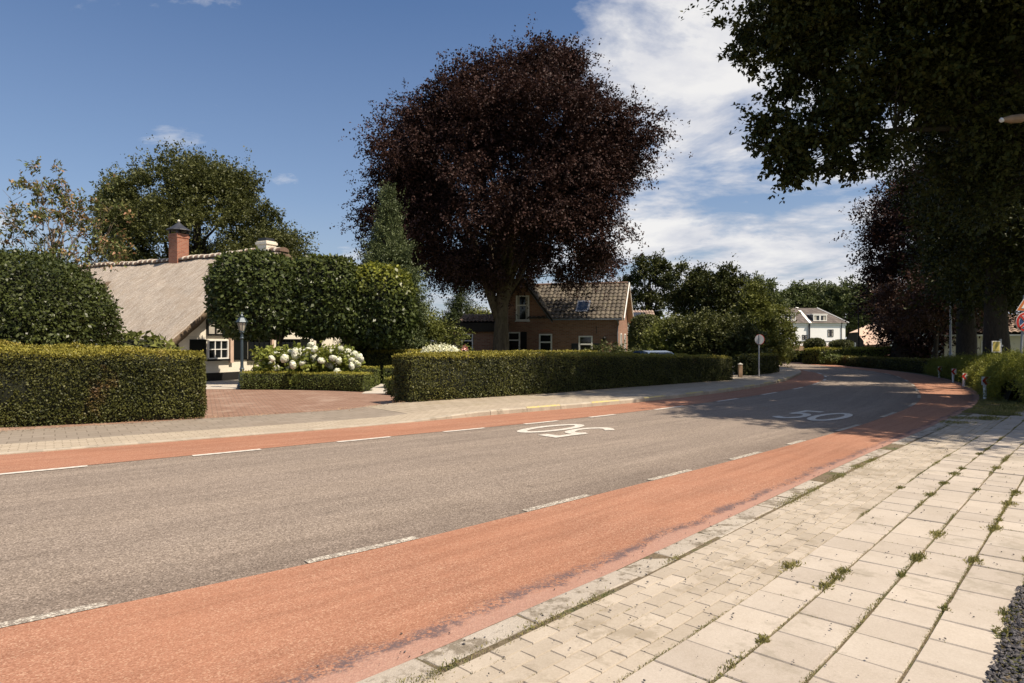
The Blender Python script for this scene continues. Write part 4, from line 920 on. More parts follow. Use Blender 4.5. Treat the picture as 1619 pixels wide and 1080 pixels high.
# far wood closing the horizon
def wood():
    global rng
    rng = np.random.default_rng(77); n = 900
    x = rng.uniform(-150, 150, n); y = 165+rng.uniform(-12, 14, n)-.0006*x*x; hgt = 6.2+2.3*smooth_noise(np.stack([x, 0*x, 0*x], 1), .11, 3)+1.0*smooth_noise(np.stack([x, 0*x, 0*x], 1), .4, 5)
    C = np.stack([x, y, rng.uniform(.1, 1, n)**.6*hgt], 1); cr = np.full(n, 2.3)
    p, V = sprays(C, rv(n), cr, 7, 9, .8, 0, .7); ok = V.reshape(-1, 4, 3)[:, :, 2].min(1) > 0
    o = raw_mesh('far_wood', V.reshape(-1, 4, 3)[ok].reshape(-1, 3), 4, M['far']); tag(o, 'low band of distant woodland on the horizon', 'wood', kind='stuff')
wood()
# hydrangeas: foliage with separate flower heads
hy = thing('hydrangea_bush', 'large hydrangea bush covered in white flower balls above the low box hedge', 'shrub', (-6.75, 21.95, 0))
rng = np.random.default_rng(71)
C = np.stack([rng.uniform(-1.55, 1.5, 210), rng.uniform(-.55, .45, 210), rng.uniform(.2, 1.15, 210)], 1)
p, V = sprays(C, np.array([[0, -.3, .5]]*210), np.full(210, .26), 6, 8, .13, 0, .75)
raw_mesh('foliage', V, 4, M['hydleaf'], hy)
st = MB()
for k in range(30): a = rng.uniform(-1.3, 1.3); st.tube([(a*.5, rng.uniform(-.2, .2), 0), (a, rng.uniform(-.4, .3), rng.uniform(.8, 1.1))], [.012, .006], 4, False)
st.build('stem', M['bark'], hy)
def ball(nm, rad, seed):
    r = np.random.default_rng(seed); n = 150; d = rv(n); c = d*rad*np.array([1, 1, .85])*r.uniform(.86, 1.05, (n, 1)); t = nrm(np.cross(d, r.normal(size=(n, 3)))); u = np.cross(d, t); s = rad*.34
    V = np.stack([c+t*s, c+u*s+d*s*.3, c-t*s, c-u*s+d*s*.2], 1).reshape(-1, 3)
    core = MB().lathe([(rad*.85*math.cos(a), rad*.75*math.sin(a)) for a in np.linspace(-PI/2, PI/2, 8)], n=12)
    return raw_mesh(nm, V, 4, [M['petal'], M['petal']], hy, None, core)
f0 = ball('flower_head', .108, 1); spots = []
hp = [(430, 574), (437, 582), (463, 577), (447, 590), (438, 560), (450, 567), (459, 556), (466, 563), (476, 556), (492, 545), (497, 553), (455, 583), (478, 574), (485, 561), (502, 560), (508, 570), (517, 574), (520, 557), (527, 567), (532, 562), (536, 570), (541, 558), (545, 564), (533, 588), (551, 562), (556, 570), (556, 579), (564, 575), (568, 564), (561, 561), (474, 561), (430, 567), (512, 560), (525, 556), (487, 554), (445, 558), (539, 552), (549, 556), (497, 566), (571, 568), (522, 578), (466, 557), (504, 574), (515, 563)]
for i, (a, c) in enumerate(hp):
    Y = 21.62+.3*math.sin(i*2.4)-(.22 if c > 565 else 0)-(.1 if c > 575 else 0); x = at(a, Y)+6.75; z = hh(c, Y)
    o = f0 if i == 0 else f0.copy()
    if i: COL.objects.link(o); o.parent = hy
    o.location = (x, Y-21.95, z); s = .85+.4*((i*37) % 11)/11; o.scale = (s*1.1, s, s*.88); o.rotation_euler = (i, i*2.1, i*.7)
# ------------------------------------------------------------------ buildings
def solid_sheet(fn, nu, nv, th, uvs=None):
    """fn(u,v)->(p) top surface; thickness straight down"""
    mb = MB(); uv = []
    for k in (0, 1):
        for i in range(nu+1):
            for j in range(nv+1):
                p = fn(i/nu, j/nv); mb.v.append((p[0], p[1], p[2]-th*k)); uv.append(uvs(i/nu, j/nv) if uvs else (i/nu, j/nv))
    n = (nu+1)*(nv+1)
    def id_(i, j, k): return k*n+i*(nv+1)+j
    for i in range(nu):
        for j in range(nv):
            mb.f.append((id_(i, j, 0), id_(i+1, j, 0), id_(i+1, j+1, 0), id_(i, j+1, 0))); mb.mi.append(0)
            mb.f.append((id_(i, j, 1), id_(i, j+1, 1), id_(i+1, j+1, 1), id_(i+1, j, 1))); mb.mi.append(1)
    for i in range(nu):
        for j, fl in ((0, 0), (nv, 1)): mb.f.append((id_(i, j, 0), id_(i, j, 1), id_(i+1, j, 1), id_(i+1, j, 0))); mb.mi.append(1)
    for j in range(nv):
        for i in (0, nu): mb.f.append((id_(i, j, 0), id_(i, j+1, 0), id_(i, j+1, 1), id_(i, j, 1))); mb.mi.append(1)
    return mb, uv
def window(parent, x0, x1, z0, z1, y=0, cols=2, rows=2, fr=.06, frame='white', pane='glass', out=.05, bar=.03, transom=None, curtain=False, sill=None):
    """frame on a wall whose outer face lies at local y, outside towards -y"""
    mb = MB(); yo = y-out; yi = y-.004
    mb.box(x0, x0+fr, yo, yi, z0, z1); mb.box(x1-fr, x1, yo, yi, z0, z1); mb.box(x0+fr, x1-fr, yo, yi, z1-fr, z1); mb.box(x0+fr, x1-fr, yo, yi, z0, z0+fr)
    if transom: mb.box(x0+fr, x1-fr, yo+.004, yi, transom-fr*.5, transom+fr*.5)
    W = x1-x0-2*fr; Hh_ = z1-z0-2*fr
    for k in range(1, cols): xx = x0+fr+W*k/cols; mb.box(xx-bar/2, xx+bar/2, yo+.012, yi, z0+fr+.002, z1-fr-.002)
    for k in range(1, rows): zz = z0+fr+Hh_*k/rows; mb.box(x0+fr+.002, x1-fr-.002, yo+.015, yi, zz-bar/2, zz+bar/2)
    f = mb.build('window', M[frame], parent)
    MB().box(x0+fr, x1-fr, y-.018, y-.006, z0+fr, z1-fr).build('pane', M[pane], f)
    if curtain:
        MB().box(x0+fr, x0+fr+W*.22, y-.024, y-.019, z0+fr, z1-fr).build('curtain', M['curtain'], f); MB().box(x1-fr-W*.22, x1-fr, y-.024, y-.019, z0+fr, z1-fr).build('curtain', M['curtain'], f)
    if sill: MB().box(x0-.05, x1+.05, yo-.05, yi, z0-.07, z0-.004).build('sill', M[sill], f)
    return f
def shutter(parent, x0, x1, z0, z1, y=0, ang=0):
    mb = MB(); t = .035
    mb.box(x0, x1, y-.05, y-.012, z0, z1)
    mb.box(x0+.02, x1-.02, y-.062, y-.051, z0+.05, z0+.12); mb.box(x0+.02, x1-.02, y-.062, y-.051, z1-.12, z1-.05)
    return mb.build('shutter', M['black'], parent)
def tiles(name, fn, nu, nv, tw, mat, parent, amp=.075, lift=.05):
    """pantiles: fn(u,v) -> point on the plane, u along, v from ridge(0) to eave(1)"""
    mb = MB(); sub = 6; rows = []
    n0 = np.array(fn(0, 0)); n1 = np.array(fn(1, 0)); n2 = np.array(fn(0, 1)); N = np.cross(n1-n0, n2-n0); N = N/np.linalg.norm(N); N = N if N[2] > 0 else -N
    for r_ in range(nv):
        for c in range(nu):
            dz = r2.normal()*.006
            vs = []
            for a in range(2):
                for k in range(sub+1):
                    u = (c+k/sub)/nu; v = (r_+a*1.06)/nv; p = np.array(fn(u, min(v, 1.01))); ph = k/sub
                    hgt = amp*math.sin(PI*ph)**1.2+(lift if a else 0)+dz
                    vs.append(tuple(p+N*hgt))
            fs = [(k, k+1, sub+2+k, sub+1+k) for k in range(sub)]
            o = len(vs); e = [tuple(np.array(vs[sub+1+k])-N*.04) for k in range(sub+1)]; vs += e
            fs += [(sub+1+k, sub+2+k, o+k+1, o+k) for k in range(sub)]
            mb.add(vs, fs)
    return mb.build(name, M[mat], parent)
# --- thatched farmhouse; local x runs along the gable wall, y goes back under the ridge
Q = (-12.8, 24.0); ang = math.atan2(.89, .46)
th = thing('thatched_farmhouse', 'white farmhouse with a deep thatched roof and dark shutters behind the clipped limes', 'house', (Q[0], Q[1], 0), ang)
W, RH, EH, LL = 11.2, 5.5, 1.25, 14.5
mb = MB(); i_ = .38
mb.prism([(i_+.1, .32), (W-i_, .32), (W-i_, EH+.12), (W/2, RH-.32), (i_, EH+.12)], 0.0, LL-.4)
mb.build('wall', M['whitewall'], th)
MB().box(i_-.03, W-i_+.03, -.03, .2, -.02, .319).build('plinth', M['tarred'], th)
r3 = np.random.default_rng(21)
def slope(sgn):
    def fn(u, v):
        y = -.38+(LL+.3)*u; x = W/2+sgn*(W/2+.12)*v; z = RH+.1-(RH-EH+.02)*v
        sag = .10*math.sin(PI*v)*1.0-.16*math.sin(PI*min(1, u))*(1-v)   # full thatch belly and a tired ridge line
        P_ = Vector((x*1.3, y*1.3, z)); b_ = mnoise.fractal(P_, 1, 2, 4)*.06
        z2 = z+sag*.6+b_+(.0 if v < .97 else -.05)
        if u <= 0.001: z2 -= .02
        return (x+(.03*mnoise.noise(P_*4) if v > .99 else 0), y+(.04*mnoise.noise(P_*5) if u < .01 else 0), z2)
    return fn
for sg in (-1, 1):
    m_, uv = solid_sheet(slope(sg), 120, 60, .34, lambda u, v: (u*LL, v*6.5))
    m_.build('thatch', [M['thatch'], M['thatch_edge']], th, True, uv)
rd = MB(); y = -.42; k = 0
while y < LL-.1:
    u = (y+.38)/(LL+.3); z = slope(1)(max(0, min(1, u)), 0)[2]
    arc = [(W/2+.27*math.sin(a), z+.05+.16*math.cos(a)-.12) for a in np.linspace(-1.75, 1.75, 9)]
    rd.cur = 0; rd.prism(arc, y, y+.29)
    rd.cur = 1; rd.prism([(x_+(x_-W/2)*.12, z_+.022) for x_, z_ in arc], y+.292, y+.37)
    y += .375
rd.build('ridge', [M['ridge_tile'], M['mortar']], th)
def tl(px): k = (px-CX)/F; return (24*k+12.8)/(.46-.89*k)      # gable wall station seen at picture column px
def tz(py, t): return hh(py, 24+.89*t)
c = 6.55; cz = 6.72
ch = MB().box(W/2-.31, W/2+.31, c-.31, c+.31, 4.6, cz).box(W/2-.335, W/2+.335, c-.335, c+.335, cz-.2, cz-.1).build('chimney', M['chimbrick'], th)
MB().lathe([(.56, 0), (.54, .04), (.38, .13), (.2, .26), (.07, .38), (.04, .42)], (W/2, c, cz+.16), 4 if False else 12).build('chimney_cap', M['lead'], ch)
[MB().box(W/2+a-.04, W/2+a+.04, c+b_-.04, c+b_+.04, cz, cz+.17).build('cap_post', M['lead'], ch) for a in (-.27, .27) for b_ in (-.27, .27)]
MB().lathe([(.04, 0), (.07, .05), (.05, .1), (.01, .13)], (W/2, c, cz+.57), 10).build('finial', M['mortar'], ch)
c2 = MB().box(W/2-.3, W/2+.26, .35, .95, 4.7, 5.95).box(W/2-.34, W/2+.3, .31, .99, 5.8, 5.9).build('chimney', M['whitewall'], th)
MB().box(W/2-.26, W/2+.2, .4, .9, 5.955, 6.08).build('chimney_cap', M['lead'], c2)
# smoke vent in the thatch
v_ = slope(-1)(.62, .36); MB().add([(v_[0]-.25, v_[1]-.25, v_[2]-.02), (v_[0]-.25, v_[1]+.35, v_[2]-.02), (v_[0]+.1, v_[1]+.25, v_[2]+.36), (v_[0]+.1, v_[1]-.15, v_[2]+.36), (v_[0]-.32, v_[1], v_[2]+.12)], [(0, 1, 2, 3), (0, 4, 1), (0, 3, 4), (1, 4, 2), (2, 4, 3)]).build('thatch_vent', M['thatch_edge'], th)
window(th, 2.05, 3.0, .86, 1.62, 0, 3, 2, .05, 'white', out=.07, bar=.035, sill='black')
shutter(th, 1.28, 1.98, .84, 1.63)
window(th, 2.0, 3.15, 1.78, 2.42, 0, 3, 1, .07, 'black', 'curtain', out=.09, bar=.05)
MB().box(3.05, 3.2, -.12, -.004, .7, 1.66).build('pilaster', M['pinkplaster'], th)
shutter(th, 3.24, 3.95, .8, 1.68)
window(th, 4.0, 5.15, .82, 1.66, 0, 4, 2, .05, 'black', out=.07, bar=.03, sill='black')
MB().box(5.2, 5.32, -.1, -.004, .7, 1.68).build('pilaster', M['pinkplaster'], th)
window(th, 5.7, 6.9, .86, 1.66, 0, 4, 2, .05, 'black', out=.07, bar=.03, sill='black')
shutter(th, 6.95, 7.5, .84, 1.68)
MB().box(3.3, 5.6, -.07, -.005, 1.72, 1.8).build('lintel', M['pinkplaster'], th)
ln = MB(); [ln.box(i_+.2+(z-1.3)*1.25*(z > 1.3), 2.0 if z < 2.5 else 3, -.006, -.001, z, z+.012) for z in (1.72, 2.1)]; ln.build('groove', M['curtain'], th)
# arched house plate
pl = MB().prism([(.5, 1.12), (.82, 1.12), (.82, 1.4), (.78, 1.43)]+[(.66+.12*math.cos(a), 1.43+.1*math.sin(a)) for a in np.linspace(0, PI, 9)]+[(.54, 1.43), (.5, 1.4)], -.035, -.005).build('house_plate', M['black'], th)
MB().disc((.66, -.04, 1.36), .055, .006).build('emblem', M['signwhite'], pl)
em = MB(); em.box(.585, .735, -.042, -.036, 1.205, 1.235); em.box(.61, .71, -.042, -.036, 1.165, 1.185); em.build('plate_band', M['signwhite'], pl)

# --- brick house
ab = R(-15); cr_ = Vector((at(977, 43), 43, 0)); WB = 8.7; org = cr_-Vector((math.cos(ab), math.sin(ab), 0))*WB
bh = thing('brick_house', 'red brick house with mossy pantile roof and white windows behind the copper beech', 'house', org, ab)
def bx(px): k = (px-CX)/F; return (k*org.y-org.x)/(math.cos(ab)-k*math.sin(ab))
def bz(py, x): return hh(py, org.y+x*math.sin(ab))
DB = 7.0; EB = 3.05; RB = 5.55; gx = bx(825); gw = 2.05
mb = MB(); mb.prismx([(0, -.02), (DB, -.02), (DB, EB), (DB/2, RB-.08), (0, EB)], 0, WB)
mb.prism([(gx-gw+.08, EB-.2), (gx+gw-.08, EB-.2), (gx, 5.62)], -.012, 2.5)
mb.build('wall', M['brick'], bh)
tiles('roof', lambda u, v: (gx+.4+(WB+.32-gx-.4)*u, DB/2-(DB/2+.22)*v, RB+.03-(RB-EB+.05)*v), 21, 10, .3, 'pantile', bh)
tiles('roof', lambda u, v: (-.2+(WB+.5)*u, DB/2+(DB/2+.22)*v, RB+.03-(RB-EB+.05)*v), 24, 8, .3, 'pantile', bh)
for sg in (-1, 1):
    tiles('gable_roof', lambda u, v, sg=sg: (gx+sg*(gw+.1)*v, -.32+3.4*u, 5.8-(5.8-EB+.02)*v), 9, 9, .3, 'pantile', bh)
    mb = MB(); a0 = (gx, 5.9); a1 = (gx+sg*(gw+.14), EB-.06); 
    mb.prism([a0, (a1[0], a1[1]), (a1[0]-sg*.02, a1[1]-.17), (a0[0], a0[1]-.2)], -.36, -.31); mb.build('barge_board', M['darkwood'], bh)
    MB().prism([(a0[0], a0[1]-.205), (a1[0]-sg*.02, a1[1]-.175), (a1[0]-sg*.02, a1[1]-.225), (a0[0], a0[1]-.26)], -.34, -.3).build('barge_trim', M['zinc'], bh)
MB().tube([(-.2, DB/2, RB+.08), (WB+.32, DB/2, RB+.08)], .11, 8).build('ridge', M['ridge_tile'], bh)
MB().box(gx+gw+.1, WB+.3, -.34, -.22, EB-.1, EB-.005).build('gutter', M['zinc'], bh)
for y0, y1, nm in ((-.28, DB/2, 1), (DB/2, DB+.28, 2)):
    z0 = EB-.12; mb = MB()
    pts = [(y0, z0), (y1, RB-.02), (y1, RB+.12), (y0, z0+.14)] if nm == 1 else [(y0, RB-.02), (y1, z0), (y1, z0+.14), (y0, RB+.12)]
    mb.prismx(pts, WB+.4, WB+.46); mb.build('verge_board', M['white'], bh)
    pts = [(a, z_-.03) for a, z_ in pts[:2]]+[(a, z_+.0) for a, z_ in pts[:2][::-1]]
    mb = MB().prismx(pts, WB+.02, WB+.395); mb.build('soffit', M['wood'], bh)
mb = MB(); mb.tube([(WB-.05, -.3, EB-.08), (WB+.05, -.1, EB-.4), (WB-.02, -.06, EB-.6), (WB-.02, -.06, 0)], .045, 8); mb.build('drainpipe', M['zinc'], bh)
for (a, b_, top, bot, sh) in ((803, 822.5, 525, .55, 'R'), (852.5, 873, 528, .5, None), (915, 937, 531, .5, 'LR')):
    x0, x1 = bx(a), bx(b_); zt = bz(top, (x0+x1)/2)
    window(bh, x0, x1, bot, zt, 0, 1, 1, .09, 'white', out=.06, transom=zt-.55, sill='white')
    if sh and 'R' in sh: shutter(bh, x1+.04, x1+.46, bot, zt-(.0 if a < 810 else .5))
    if sh and 'L' in sh: shutter(bh, x0-.48, x0-.04, bot, zt-.5)
x0, x1 = bx(816), bx(837); window(bh, x0, x1, bz(507, x0), bz(467.5, x0), -.012, 1, 1, .09, 'white', out=.06, transom=bz(483, x0), curtain=True, sill='white')
# arched brick lintel over the middle window, wall lamp, skylight, wall anchor
xa = (bx(852.5)+bx(873))/2; zt = bz(527, xa)
MB().prism([(xa+.55*math.cos(a), zt+.02+.28*math.sin(a)) for a in np.linspace(.15, PI-.15, 9)]+[(xa+.45*math.cos(a), zt+.02+.12*math.sin(a)) for a in np.linspace(PI-.15, .15, 9)], -.02, -.002).build('lintel', M['chimbrick'], bh)
xl = bx(956); zl = bz(535, xl); wl = MB().box(xl-.04, xl+.04, -.1, -.003, zl-.02, zl+.1).lathe([(.03, 0), (.09, .06), (.12, .2), (.14, .21), (.02, .32)], (xl, -.17, zl-.2), 8).build('wall_lamp', M['black'], bh)
MB().box(bx(943)-.02, bx(943)+.02, -.03, -.003, bz(527, xl), bz(516, xl)).build('wall_anchor', M['black'], bh)
def rp(u, v, off): # point on the front roof plane
    x = gx+.4+(WB+.32-gx-.4)*u; y = DB/2-(DB/2+.22)*v; z = RB+.03-(RB-EB+.05)*v; n = Vector((0, -(RB-EB+.05), DB/2+.22)).normalized(); return Vector((x, y, z))+n*off
us = (bx(901)+.3-gx-.4)/(WB+.32-gx-.4); ue = (bx(922)+.3-gx-.4)/(WB+.32-gx-.4)
def slab_on(u0_, u1_, v0, v1, o0, o1):
    q = [rp(u0_, v0, o0), rp(u1_, v0, o0), rp(u1_, v1, o0), rp(u0_, v1, o0), rp(u0_, v0, o1), rp(u1_, v0, o1), rp(u1_, v1, o1), rp(u0_, v1, o1)]
    return MB().add(q, [(0, 1, 2, 3), (4, 5, 6, 7), (0, 1, 5, 4), (1, 2, 6, 5), (2, 3, 7, 6), (3, 0, 4, 7)])
sk = slab_on(us, ue, .53, .84, .0, .13).build('skylight', M['zinc'], bh)
slab_on(us+.018, ue-.018, .57, .8, .131, .14).build('pane', M['signwhite'] if False else M['glass'], sk)
# gable end windows (right side wall): build turned by 90 degrees as children of the house
def side_window(y0, y1, z0, z1):
    mb = MB(); f = .08; X = WB
    mb.box(X+.004, X+.06, y0, y0+f, z0, z1); mb.box(X+.004, X+.06, y1-f, y1, z0, z1); mb.box(X+.004, X+.06, y0+f, y1-f, z1-f, z1); mb.box(X+.004, X+.06, y0+f, y1-f, z0, z0+f)
    w_ = mb.build('window', M['white'], bh); MB().box(X+.006, X+.02, y0+f, y1-f, z0+f, z1-f).build('pane', M['glass'], w_)
side_window(1.2, 2.1, .7, 2.1); side_window(4.0, 4.9, .7, 2.1); side_window(3.1, 3.9, 3.2, 4.4)
# --- garage / low annexe left of the beech trunk
ga = thing('low_annexe', 'low dark outbuilding with a flat timber fascia left of the beech trunk', 'outbuilding', (at(688, 41), 41, 0), R(-3))
MB().box(.15, 4.2, 0, 3.5, -.02, 2.15).build('wall', M['brick'], ga)
MB().box(-.1, 4.35, -.35, 3.7, 2.152, 2.68).build('fascia', M['darkwood'], ga)
window(ga, 1.62, 2.35, .75, 2.02, 0, 1, 1, .07, 'white', out=.05, transom=1.6)
MB().box(.35, 1.2, -.04, -.003, 0, 2.0).build('door', M['black'], ga)
tiles('roof', lambda u, v: (1.35+2.9*u, 3.2-2.6*v, 3.33-.55*v), 12, 5, .24, 'brtile', ga)
MB().prismx([(.55, 2.69), (3.2, 2.69), (3.2, 3.3)], 1.45, 4.2).build('roof_base', M['darkwood'], ga)
# --- tiled shed with solar panel right of the brick house
sh_ = thing('shed', 'pinkish tiled shed roof carrying a black solar panel right of the brick house', 'shed', (at(1001, 58), 58, 0), R(-4))
MB().box(0, 2.0, 0, 3, -.02, 2.7).build('wall', M['wood'], sh_)
tiles('roof', lambda u, v: (-.1+2.2*u, 2.6-2.8*v, 4.35-1.2*v), 9, 5, .24, 'brtile', sh_)
MB().prismx([(-.15, 2.72), (2.6, 2.72), (2.6, 4.3), (-.15, 3.1)], 0, 2.0).build('roof_base', M['wood'], sh_)
mb = MB(); mb.add([(.05, -.2+1.9, 4.12), (1.25, -.2+1.9, 4.12), (1.25, -.2+.4, 3.48), (.05, -.2+.4, 3.48), (.05, -.2+1.9, 4.17), (1.25, -.2+1.9, 4.17), (1.25, -.2+.4, 3.53), (.05, -.2+.4, 3.53)], [(0, 1, 2, 3), (4, 5, 6, 7), (0, 1, 5, 4), (1, 2, 6, 5), (2, 3, 7, 6), (3, 0, 4, 7)])
mb.build('solar_panel', M['solar'], sh_)
# --- white two storey house
ZW = 104; wh = thing('white_house', 'white two storey house with grey mansard roof and dormers at the end of the road', 'house', (at(1195, ZW), ZW+.6, 0), R(9))
k = ZW/F; WW = (1354-1195)*k; EW = hh(509, ZW); RW = hh(486, ZW+3); xg = (1290-1195)*k
MB().box(0, WW, 0, 9, -.02, EW-.5).build('wall', M['bwhite'], wh)
MB().box(-.1, WW+.12, -.12, 9.1, EW-.498, EW-.1).build('cornice', M['white'], wh)
mb = MB(); e_ = .35
vv_ = [(-e_, -e_, EW-.098), (WW+e_, -e_, EW-.098), (WW+e_, 9+e_, EW-.098), (-e_, 9+e_, EW-.098), (-e_, 3.0, RW), (WW-3.0, 3.0, RW), (WW-3.0, 6, RW), (-e_, 6, RW)]
mb.add(vv_, [(0, 1, 5, 4), (1, 2, 6, 5), (2, 3, 7, 6), (3, 0, 4, 7), (4, 5, 6, 7), (0, 3, 2, 1)]); mb.build('roof', M['slate'], wh)
MB().prismx([(-.55, EW-.12), (3.2, RW+.12), (3.2, RW-.3), (-.3, EW-.2)], xg-.35, xg+.12).build('party_wall', M['white'], wh)
mb = MB(); mb.tube([(WW+e_+.03, -e_-.03, EW-.04), (WW-3.0, 3.0, RW+.06)], .1, 5); mb.build('hip_ridge', M['white'], wh)
MB().tube([(xg-.1, -.2, EW-.2), (xg-.1, -.2, 0)], .13, 8).build('drainpipe', M['lead'], wh)
MB().tube([(WW-.75, -.1, EW-.2), (WW-.75, -.1, 0)], .06, 6).build('drainpipe', M['lead'], wh)
for a, b_, t_, bo in ((1240, 1266, 496, 506.5), (1296, 1321, 497, 507)):
    x0, x1 = (a-1195)*k, (b_-1195)*k; z1, z0 = hh(t_, ZW)+.05, hh(bo, ZW)
    dm = MB().box(x0, x1, .0, 2.6, z0-.3, z1).build('dormer', M['lead'], wh)
    MB().box(x0-.12, x1+.12, -.12, 2.7, z1+.002, z1+.12).build('dormer_roof', M['white'], dm)
    window(wh, x0+.05, x1-.05, z0, z1-.02, -.003, 2, 1, .13, 'white', out=.1, bar=.25, curtain=True)
    # roof window seen between the dormers
for a, b_, t_, bo in ((1322.5, 1332.5, 520.5, 532), (1277.5, 1286, 529.5, 537), (1248, 1255, 516, 525)):
    x0, x1 = (a-1195)*k, (b_-1195)*k; window(wh, x0, x1, hh(bo, ZW), hh(t_, ZW), 0, 2, 1, .07, 'lead', out=.07, bar=.07, transom=hh(t_, ZW)-.4, curtain=True)
MB().box(0, WW, -.05, -.004, hh(540.5, ZW), hh(539, ZW)).build('string_course', M['zinc'], wh)
MB().box(.2, WW-.2, -.7, -.06, -.01, .9).build('base_wall', M['wood'], wh)
# --- small thatched barn right of it
ZB = 82; kb = ZB/F; ba = thing('barn', 'small brown gabled barn with pale roof right of the white house', 'barn', (at(1338, ZB), ZB, 0), R(-27))
mb = MB(); mb.prism([(0, -.02), (1.9, -.02), (1.9, 1.6), (1.2, 2.6), (.45, 2.55), (0, 1.9), (-.3, .7)], -.02, .3); mb.build('gable', M['darkwood'], ba)
window(ba, .7, 1.05, .2, 1.4, -.02, 1, 2, .06, 'white', 'curtain', out=.05)
mb = MB(); mb.add([(.3, .1, 2.62), (1.25, .1, 2.7), (2.6, 3, 3.75), (4.8, 3, 3.75), (2.0, .05, 1.1), (4.9, .3, 1.3), (-.35, 3, .6), (5, 6, 1.0), (.3, 6, 1.0)], [(1, 4, 5, 3, 2), (0, 1, 2), (0, 2, 8, 6), (2, 3, 7, 8), (3, 5, 7)]); mb.build('roof', M['pinkplaster'], ba)
MB().box(1.95, 4.9, .35, 5.5, -.02, 1.25).build('wall', M['brick'], ba)
# --- white villa and low tiled house on the right, behind the trees
ZV = 62; kv = ZV/F; vi = thing('white_villa', 'white house with tall narrow dark windows glimpsed between the trunks on the right', 'house', (at(1407, ZV), ZV, 0), R(-30))
MB().box(0, 5.0, 0, 6, -.02, 3.0).build('wall', M['bwhite'], vi)
mb = MB(); mb.prism([(3.2, 3.002), (5.15, 3.002), (4.7, 4.6), (4.1, 4.6)], -.05, 4); mb.build('gable', M['bwhite'], vi)
tiles('roof', lambda u, v: (-.2+3.6*u, 3-3.3*v, 4.6-1.6*v), 10, 6, .3, 'pantile', vi)
MB().prismx([(-.2, 3.002), (6, 3.002), (3, 4.55)], 0, 3.19).build('roof_base', M['darkwood'], vi)
for a in (3.4, 3.95, 4.5): window(vi, a, a+.34, .6, 2.4, 0, 1, 2, .04, 'white', out=.05)
MB().box(.9, 2.6, -.06, -.003, 0, 1.7).build('door', M['black'], vi)
ZT = 44; lo_ = thing('low_tiled_house', 'low cream house with pale pantile roof behind the two dark trunks', 'house', (at(1493, ZT), ZT, 0), R(-31))
MB().box(0, 9, 0, 6, -.02, 2.0).build('wall', M['whitewall'], lo_)
tiles('roof', lambda u, v: (-.3+9.6*u, 3-3.4*v, 3.35-1.25*v), 30, 9, .3, 'brtile', lo_)
MB().prismx([(-.2, 2.002), (6.2, 2.002), (3, 3.3)], 0, 9).build('roof_base', M['darkwood'], lo_)
MB().box(-.3, 9.3, -.5, -.4, 1.9, 2.0).build('gutter', M['white'], lo_)
for a, b_ in ((2.0, 2.45), (2.7, 3.3), (4.3, 4.9), (5.1, 6.2), (7.0, 8.0)): window(lo_, a, b_, .75, 1.6, 0, 2, 1, .06, 'white', out=.05, bar=.05)
fe = thing('gate', 'dark timber gate between the copper tree trunk and the white villa', 'gate', (at(1425, 54), 54, 0), R(-3))
mb = MB(); [mb.box(.16*i, .16*i+.13, 0, .03, .05, 1.45) for i in range(11)]; mb.build('board', M['darkwood'], fe)
mb = MB(); mb.box(0, 1.75, .031, .08, .3, .4); mb.box(0, 1.75, .031, .08, 1.1, 1.2); mb.build('rail', M['darkwood'], fe)

# ------------------------------------------------------------------ street furniture
gl = thing('garden_lamp', 'old style lantern on a blue grey post left of the low box hedge', 'lamp', (at(382.5, 21.9), 21.9, 0))
MB().lathe([(.16, 0), (.16, .1), (.13, .13), (.11, .2), (.1, .45), (.075, .55), (.06, .6), (.085, .64), (.06, .68), (.05, .75), (.045, 1.5), (.04, 1.62), (.07, 1.66), (.045, 1.7), (.04, 1.82), (.09, 1.86), (.05, 1.9)], (0, 0, 0), 12).build('post', M['lampgreen'], gl)
ln_ = MB().lathe([(.075, 1.9), (.15, 2.16)], (0, 0, 0), 6).build('lantern_glass', M['lampglass'], gl)
fr_ = MB(); [fr_.tube([(.08*math.cos(a), .08*math.sin(a), 1.9), (.158*math.cos(a), .158*math.sin(a), 2.17)], .009, 4) for a in np.arange(6)*PI/3]; fr_.lathe([(.16, 2.16), (.165, 2.19)], n=6); fr_.build('lantern_frame', M['lampgreen'], gl)
MB().lathe([(.2, 2.19), (.19, 2.205), (.1, 2.33), (.05, 2.36), (.055, 2.4), (.02, 2.45), (.025, 2.48), (.002, 2.53)], (0, 0, 0), 6).build('lantern_roof', M['lampgreen'], gl)
# round sign seen from behind
Zs = 27.2; rs = thing('traffic_sign', 'round traffic sign seen from behind on a grey pole at the kerb of the bend', 'sign', (at(1200, Zs), Zs, 0), R(8))
MB().lathe([(.028, 0), (.028, 1.82)], n=10).build('pole', M['galv'], rs)
MB().disc((0, -.035, 1.63), .2, .006).build('sign_plate', M['galv'], rs); MB().disc((.012, -.027+.0, 1.63), .21, .008).build('sign_face', M['signred'], rs)
mb = MB(); mb.box(-.03, .03, -.06, -.039, 1.44, 1.84); mb.build('bracket', M['galv'], rs)
Zt = 50; ts = thing('traffic_sign', 'small red triangle sign with a white diamond plate below, by the white flowers', 'sign', (at(1245.5, Zt), Zt, 0))
MB().lathe([(.03, 0), (.03, 1.6)], n=8).build('pole', M['galv'], ts)
def tri(c, r, th, y): return MB().prism([(c[0]+r*math.sin(a), c[1]+r*math.cos(a)) for a in (0, 2*PI/3, 4*PI/3)], y, y+th)
tri((0, 1.38), .3, .02, -.05).build('sign_face', M['signred'], ts); tri((0, 1.38), .17, .004, -.056).build('sign_centre', M['signwhite'], ts)
MB().prism([(0, 1.17), (.17, 1.0), (0, .83), (-.17, 1.0)], -.05, -.03).build('under_plate', M['signwhite'], ts)
